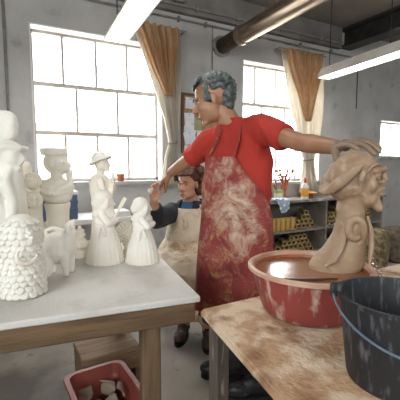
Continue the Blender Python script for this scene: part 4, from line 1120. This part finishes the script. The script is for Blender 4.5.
# neck straps and waist tie
def strap(pts, w=.016):
    return G().tube(pts, w, 10, .3)
a0, a1 = arow(1.262, -42, 4, .208, .194, .139)[0], arow(1.262, -42, 4, .208, .194, .139)[-1]
st = M['apron']
build('neck_strap', strap([a0, Vector((.085, 1.795, 1.34)), Vector((.108, 1.825, 1.405)), Vector((.118, 1.875, 1.44))], .011).shift(-B0), st, ap)
build('neck_strap', strap([a1, Vector((.196, 1.768, 1.34)), Vector((.205, 1.80, 1.405)), Vector((.215, 1.85, 1.44)), Vector((.215, 1.92, 1.455))], .011).shift(-B0), st, ap)

# ---------------------------------------------------------- the seated woman
B1 = Vector((-.02, 2.62, 0))
M['navy'] = mat('navy_cardigan', S('34363f'), S('25272e'), 8, .9, .4, 40)
M['blue_shirt'] = mat('blue_blouse', S('4f86b5'), S('3f739f'), 8, .85, .2)
M['w_apron'] = splatter('cream_canvas', S('e3d8c3'), S('d6c8ae'), S('ab8661'), S('a98963'), S('cdbb9f'), (-.12, -.22, .63), .2, .12)
g = G()
HC2 = Vector((-.083, 2.565, 1.082)); HF2 = (-.50, -.86, -.06); HU2 = (-.08, -.05, 1)
head(g, HC2, HF2, HU2, .95, 1.25)
g.cap((-.08, 2.60, 1.02), (-.06, 2.63, .93), .056, .064)
X2 = Vector((.87, -.5, 0)).normalized(); Y2 = Vector((.5, .87, 0)).normalized()
g.loft([ring((-.05, 2.64, z), X2, Y2, rx, ry) for z, rx, ry in ((.42, .17, .13), (.55, .165, .13), (.7, .16, .12), (.82, .165, .115), (.89, .14, .09), (.93, .07, .06))])
s1, e1, w1 = Vector((-.205, 2.62, .862)), Vector((-.30, 2.36, .85)), Vector((-.298, 2.245, .985))
s2, e2, w2 = Vector((.115, 2.58, .862)), Vector((.16, 2.42, .64)), Vector((.02, 2.30, .575))
g.chain([s1, s1.lerp(e1, .5), e1], [.056, .052, .043]); g.chain([e1, e1.lerp(w1, .4), w1], [.042, .04, .028])
g.chain([s2, s2.lerp(e2, .5), e2], [.056, .052, .043]); g.chain([e2, e2.lerp(w2, .4), w2], [.042, .04, .028])
hand(g, w1, (.0, -.12, 1), (.45, -.7, .05), 1, (.55, .5, .55, .6), .85, .08, (.5, .5), .5)
hand(g, w2, (-.9, -.3, -.15), (0, -.1, -1), -1, (.25, .25, .28, .3), .86, .08)
h1, k1, f1 = Vector((-.14, 2.60, .52)), Vector((-.20, 2.24, .50)), Vector((-.115, 2.41, .09))
h2, k2, f2 = Vector((.03, 2.56, .52)), Vector((-.03, 2.21, .50)), Vector((.06, 2.32, .09))
for a, b, c in ((h1, k1, f1), (h2, k2, f2)): g.chain([a, b, c], [.085, .058, .042])
wom = fuse('person', g.shift(-B1), M['skin_w'], None, VW(B1.x, B1.y, 0), -YAW, voxel=.0052, it=4)
tag(wom, 'seated person in a dark cardigan and stained cream apron, raising one hand', 'person')
face_bits(wom, HC2, HF2, HU2, .95, M['brow_b'], B1, .004)
g = G(); B = basis(HF2, HU2); random.seed(8)
def HW(p): return HC2 + B @ (Vector(p)*1.06)
g.ellM(HW((-.03, 0, .05)), (.096, .09, .085), B, 20, 12); g.ellM(HW((-.062, 0, -.02)), (.06, .088, .085), B, 20, 12)
for k in range(330):
    a = random.uniform(0, 2*PI); e = random.uniform(-.9, 1.0); c_ = math.sqrt(max(0, 1-e*e)); u = Vector((math.cos(a)*c_, math.sin(a)*c_, e))
    if u.x > .35 and e < .6: continue
    if u.x > .0 and e < -.2: continue
    p = Vector((-.035, 0, .024)) + Vector((u.x*.116, u.y*.116, u.z*.118)); r = random.uniform(.009, .016)
    g.ellM(HW(p), (r*1.1, r, r*.9), B @ Euler((a, e, 0)).to_matrix(), 8, 6)
for k in range(12):
    y = -.06+.12*k/11; g.cap(HW((.03, y, .102)), HW((.064, y*1.15, .068)), .016, .012, 8)
fuse('hair', g.shift(-B1), M['hairb'], wom, voxel=.0045, it=1)
# blue blouse showing at the neck, navy cardigan over it
g = G(); g.loft([ring((-.058, 2.635, z), X2, Y2, rx, ry) for z, rx, ry in ((.6, .166, .134), (.72, .166, .128), (.84, .165, .124), (.9, .125, .104), (.935, .083, .082), (.95, .078, .078))])
fuse('blouse', g.shift(-B1), M['blue_shirt'], wom, voxel=.006, it=3)
g = G()
def crow(z, a0, rx, ry, n=44):
    out = []
    for k in range(n):
        a = math.radians(a0 + (360-2*a0)*k/(n-1)); out.append(Vector((-.055, 2.638, z)) + X2*(rx*math.sin(a)) - Y2*(ry*math.cos(a)))
    return out
card = [(.46, 14, .205, .165), (.6, 14, .198, .158), (.74, 15, .192, .15), (.84, 20, .190, .144), (.9, 22, .158, .128), (.955, 34, .1, .102)]
rings = []
for z, a0, rx, ry in card:
    o_ = crow(z, a0, rx, ry); i_ = crow(z, a0, rx-.018, ry-.018); rings.append(o_ + list(reversed(i_)))
g.loft(rings)
for s_, e_, w_ in ((s1, e1, w1), (s2, e2, w2)):
    g.cap(s_, s_.lerp(e_, .4), .078, .072, 16); g.chain([s_.lerp(e_, .3), e_], [.073, .06]); g.tube([e_, e_.lerp(w_, .4), e_.lerp(w_, .72)], [.058, .054, .047], 18)
fuse('cardigan', g.shift(-B1), M['navy'], wom, voxel=.006, it=3, disp=(.007, 9), folds=True)
# skirt-like trousers, shoes
g = G()
for a, b, c in ((h1, k1, f1), (h2, k2, f2)):
    g.tube([a, a.lerp(b, .5), b], [.105, .092, .078], 16); g.ell(b, .08); g.tube([b, b.lerp(c, .5), c + Vector((0, 0, .07))], [.076, .066, .062], 16)
g.loft([ring((-.05, 2.63, z), X2, Y2, rx, ry) for z, rx, ry in ((.455, .17, .14), (.6, .172, .14))])
fuse('trousers', g.shift(-B1), M['dark_trouser'], wom, voxel=.008, it=3, disp=(.007, 9), folds=True)
M['shoe'] = M['boot']; brown = mat('brown_shoe', S('5b4338'), S('46332a'), 9, .7, .2, c=S('9a8a78'), cscale=20, clo=.6, chi=.75)
keep = M['boot']; M['boot'] = brown
boot(wom, (-.115, 2.42), (-.2, -1), B1, .12, .9, 'shoe'); boot(wom, (.06, 2.335), (-.05, -1), B1, .12, .9, 'shoe')
M['boot'] = keep
# apron over chest and lap, falling over the knees
g = G(); rows = []
def wrow(c, hw, bulge, n=30, wv=.0, ph=0):
    c = Vector(c); out = []
    for k in range(n):
        u = -1 + 2*k/(n-1)
        out.append(c + X2*(hw*u) + Y2*(bulge*u*u) + Vector((0, 0, wv*math.sin(u*7+ph) + wv*.5*math.sin(u*15+ph*2))))
    return out
path = [((-.118, 2.508, .905), .105, .06, 0), ((-.130, 2.485, .83), .15, .08, .003), ((-.137, 2.465, .74), .185, .1, .004), ((-.142, 2.45, .66), .205, .11, .006), ((-.155, 2.42, .618), .215, .08, .008),
        ((-.135, 2.34, .607), .215, .03, .008), ((-.14, 2.22, .605), .215, .0, .008), ((-.155, 2.17, .595), .215, -.01, .008), ((-.165, 2.12, .55), .215, -.01, .004), ((-.167, 2.105, .46), .215, -.01, .0), ((-.165, 2.105, .36), .215, -.012, 0), ((-.162, 2.11, .25), .218, -.01, 0)]
for i in range(len(path)-1):
    for q in range(4):
        u = q/4; c = Vector(path[i][0]).lerp(Vector(path[i+1][0]), u); v = [path[i][j]*(1-u)+path[i+1][j]*u for j in (1, 2, 3)]
        r_ = wrow(c, v[0], v[1], wv=v[2], ph=i+u)
        if i >= 8: r_ = [p - Y2*.02*math.sin(k*.9)*((i-8+u)/3) for k, p in enumerate(r_)]
        rows.append(r_)
g.grid(rows)
ap = build('apron', g.shift(-B1), M['w_apron'], wom); md = ap.modifiers.new('s', 'SOLIDIFY'); md.thickness = .005; md.offset = 1
for u in (-1, 1):
    a = Vector(path[0][0]) + X2*(.098*u) + Y2*.055
    m_ = Vector((-.058, 2.638, .93)) + X2*.1*u - Y2*.035; e_ = Vector((-.058, 2.638, .955)) + X2*.07*u + Y2*.05
    build('neck_strap', G().tube([a, a.lerp(m_, .5) - Y2*.008 + Vector((0, 0, .012)), m_, e_], .011, 10, .35).shift(-B1), M['w_apron'], ap)
tag(build('clay_lump', G().ell((0, 0, 0), (.017, .014, .02)).ell((.01, -.004, .012), (.012, .012, .014)), M['white_clay'], None, VW(-.315, 2.205, 1.055)), 'small white lump of clay held up between the fingers of the seated person', 'clay')

# chair under her
t = thing('dining_chair', 'dark chair under the seated person in the cream apron', 'chair', VW(-.03, 2.68, 0), -YAW - math.radians(30))
cm = mat('dark_chair', S('3a332f'), S('2a2522'), 7, .6)
build('seat', G().bb(-.21, .21, -.2, .2, .372, .403).bevel(.008, 2), cm, t, smooth=False)
for x in (-.19, .19):
    build('leg', G().bb(x-.018, x+.018, -.19, -.155, 0, .3715), cm, t, smooth=False); build('leg', G().bb(x-.018, x+.018, .18, .216, 0, .3715), cm, t, smooth=False)
    build('back_post', G().bb(x-.018, x+.018, .2005, .23, .35, .82), cm, t, smooth=False)
for z in (.55, .72): build('back_slat', G().bb(-.171, .171, .205, .225, z, z+.08), cm, t, smooth=False)
# ------------------------------------------------------------- light and camera
w = bpy.data.worlds.new('daylight'); scene.world = w; w.use_nodes = True
nt = w.node_tree; bg = nt.nodes['Background']
bg.inputs[0].default_value = (.93, .97, 1.0, 1); bg.inputs[1].default_value = 5.0
def portal(name, loc, rot, sx, sy):
    l = bpy.data.lights.new(name, 'AREA'); l.shape = 'RECTANGLE'; l.size = sx; l.size_y = sy
    l.cycles.is_portal = True
    o = bpy.data.objects.new(name, l); COL.objects.link(o); o.location = loc; o.rotation_euler = rot
for i, (a0, a1, z0, z1) in enumerate((W1, W2, W3)):
    portal('window_daylight', ((a0+a1)/2, Y1+T+.02, (z0+z1)/2), (-PI/2, 0, 0), a1-a0, z1-z0)
for i, (a0, a1, z0, z1) in enumerate((WF1, WF2)):
    portal('window_daylight', ((a0+a1)/2, Y0-T-.02, (z0+z1)/2), (PI/2, 0, 0), a1-a0, z1-z0)
portal('window_daylight', (X0-T-.02, (WL[0]+WL[1])/2, (WL[2]+WL[3])/2), (0, -PI/2, 0), WL[3]-WL[2], WL[1]-WL[0])

cam = bpy.data.cameras.new('camera'); co = bpy.data.objects.new('camera', cam); COL.objects.link(co)
cam.sensor_width = 36; cam.lens = 36*350/400; cam.clip_start = .05
co.location = (0, 0, 1.22); co.rotation_euler = (PI/2 - math.radians(5.71), 0, -YAW)
scene.camera = co
vs = scene.view_settings; vs.view_transform = 'Standard'; vs.look = 'None'; vs.gamma = 1; vs.use_curve_mapping = False; vs.exposure = 1.35
scene.cycles.max_bounces = 8; scene.cycles.diffuse_bounces = 5; scene.cycles.transparent_max_bounces = 12
scene.cycles.sample_clamp_indirect = 6
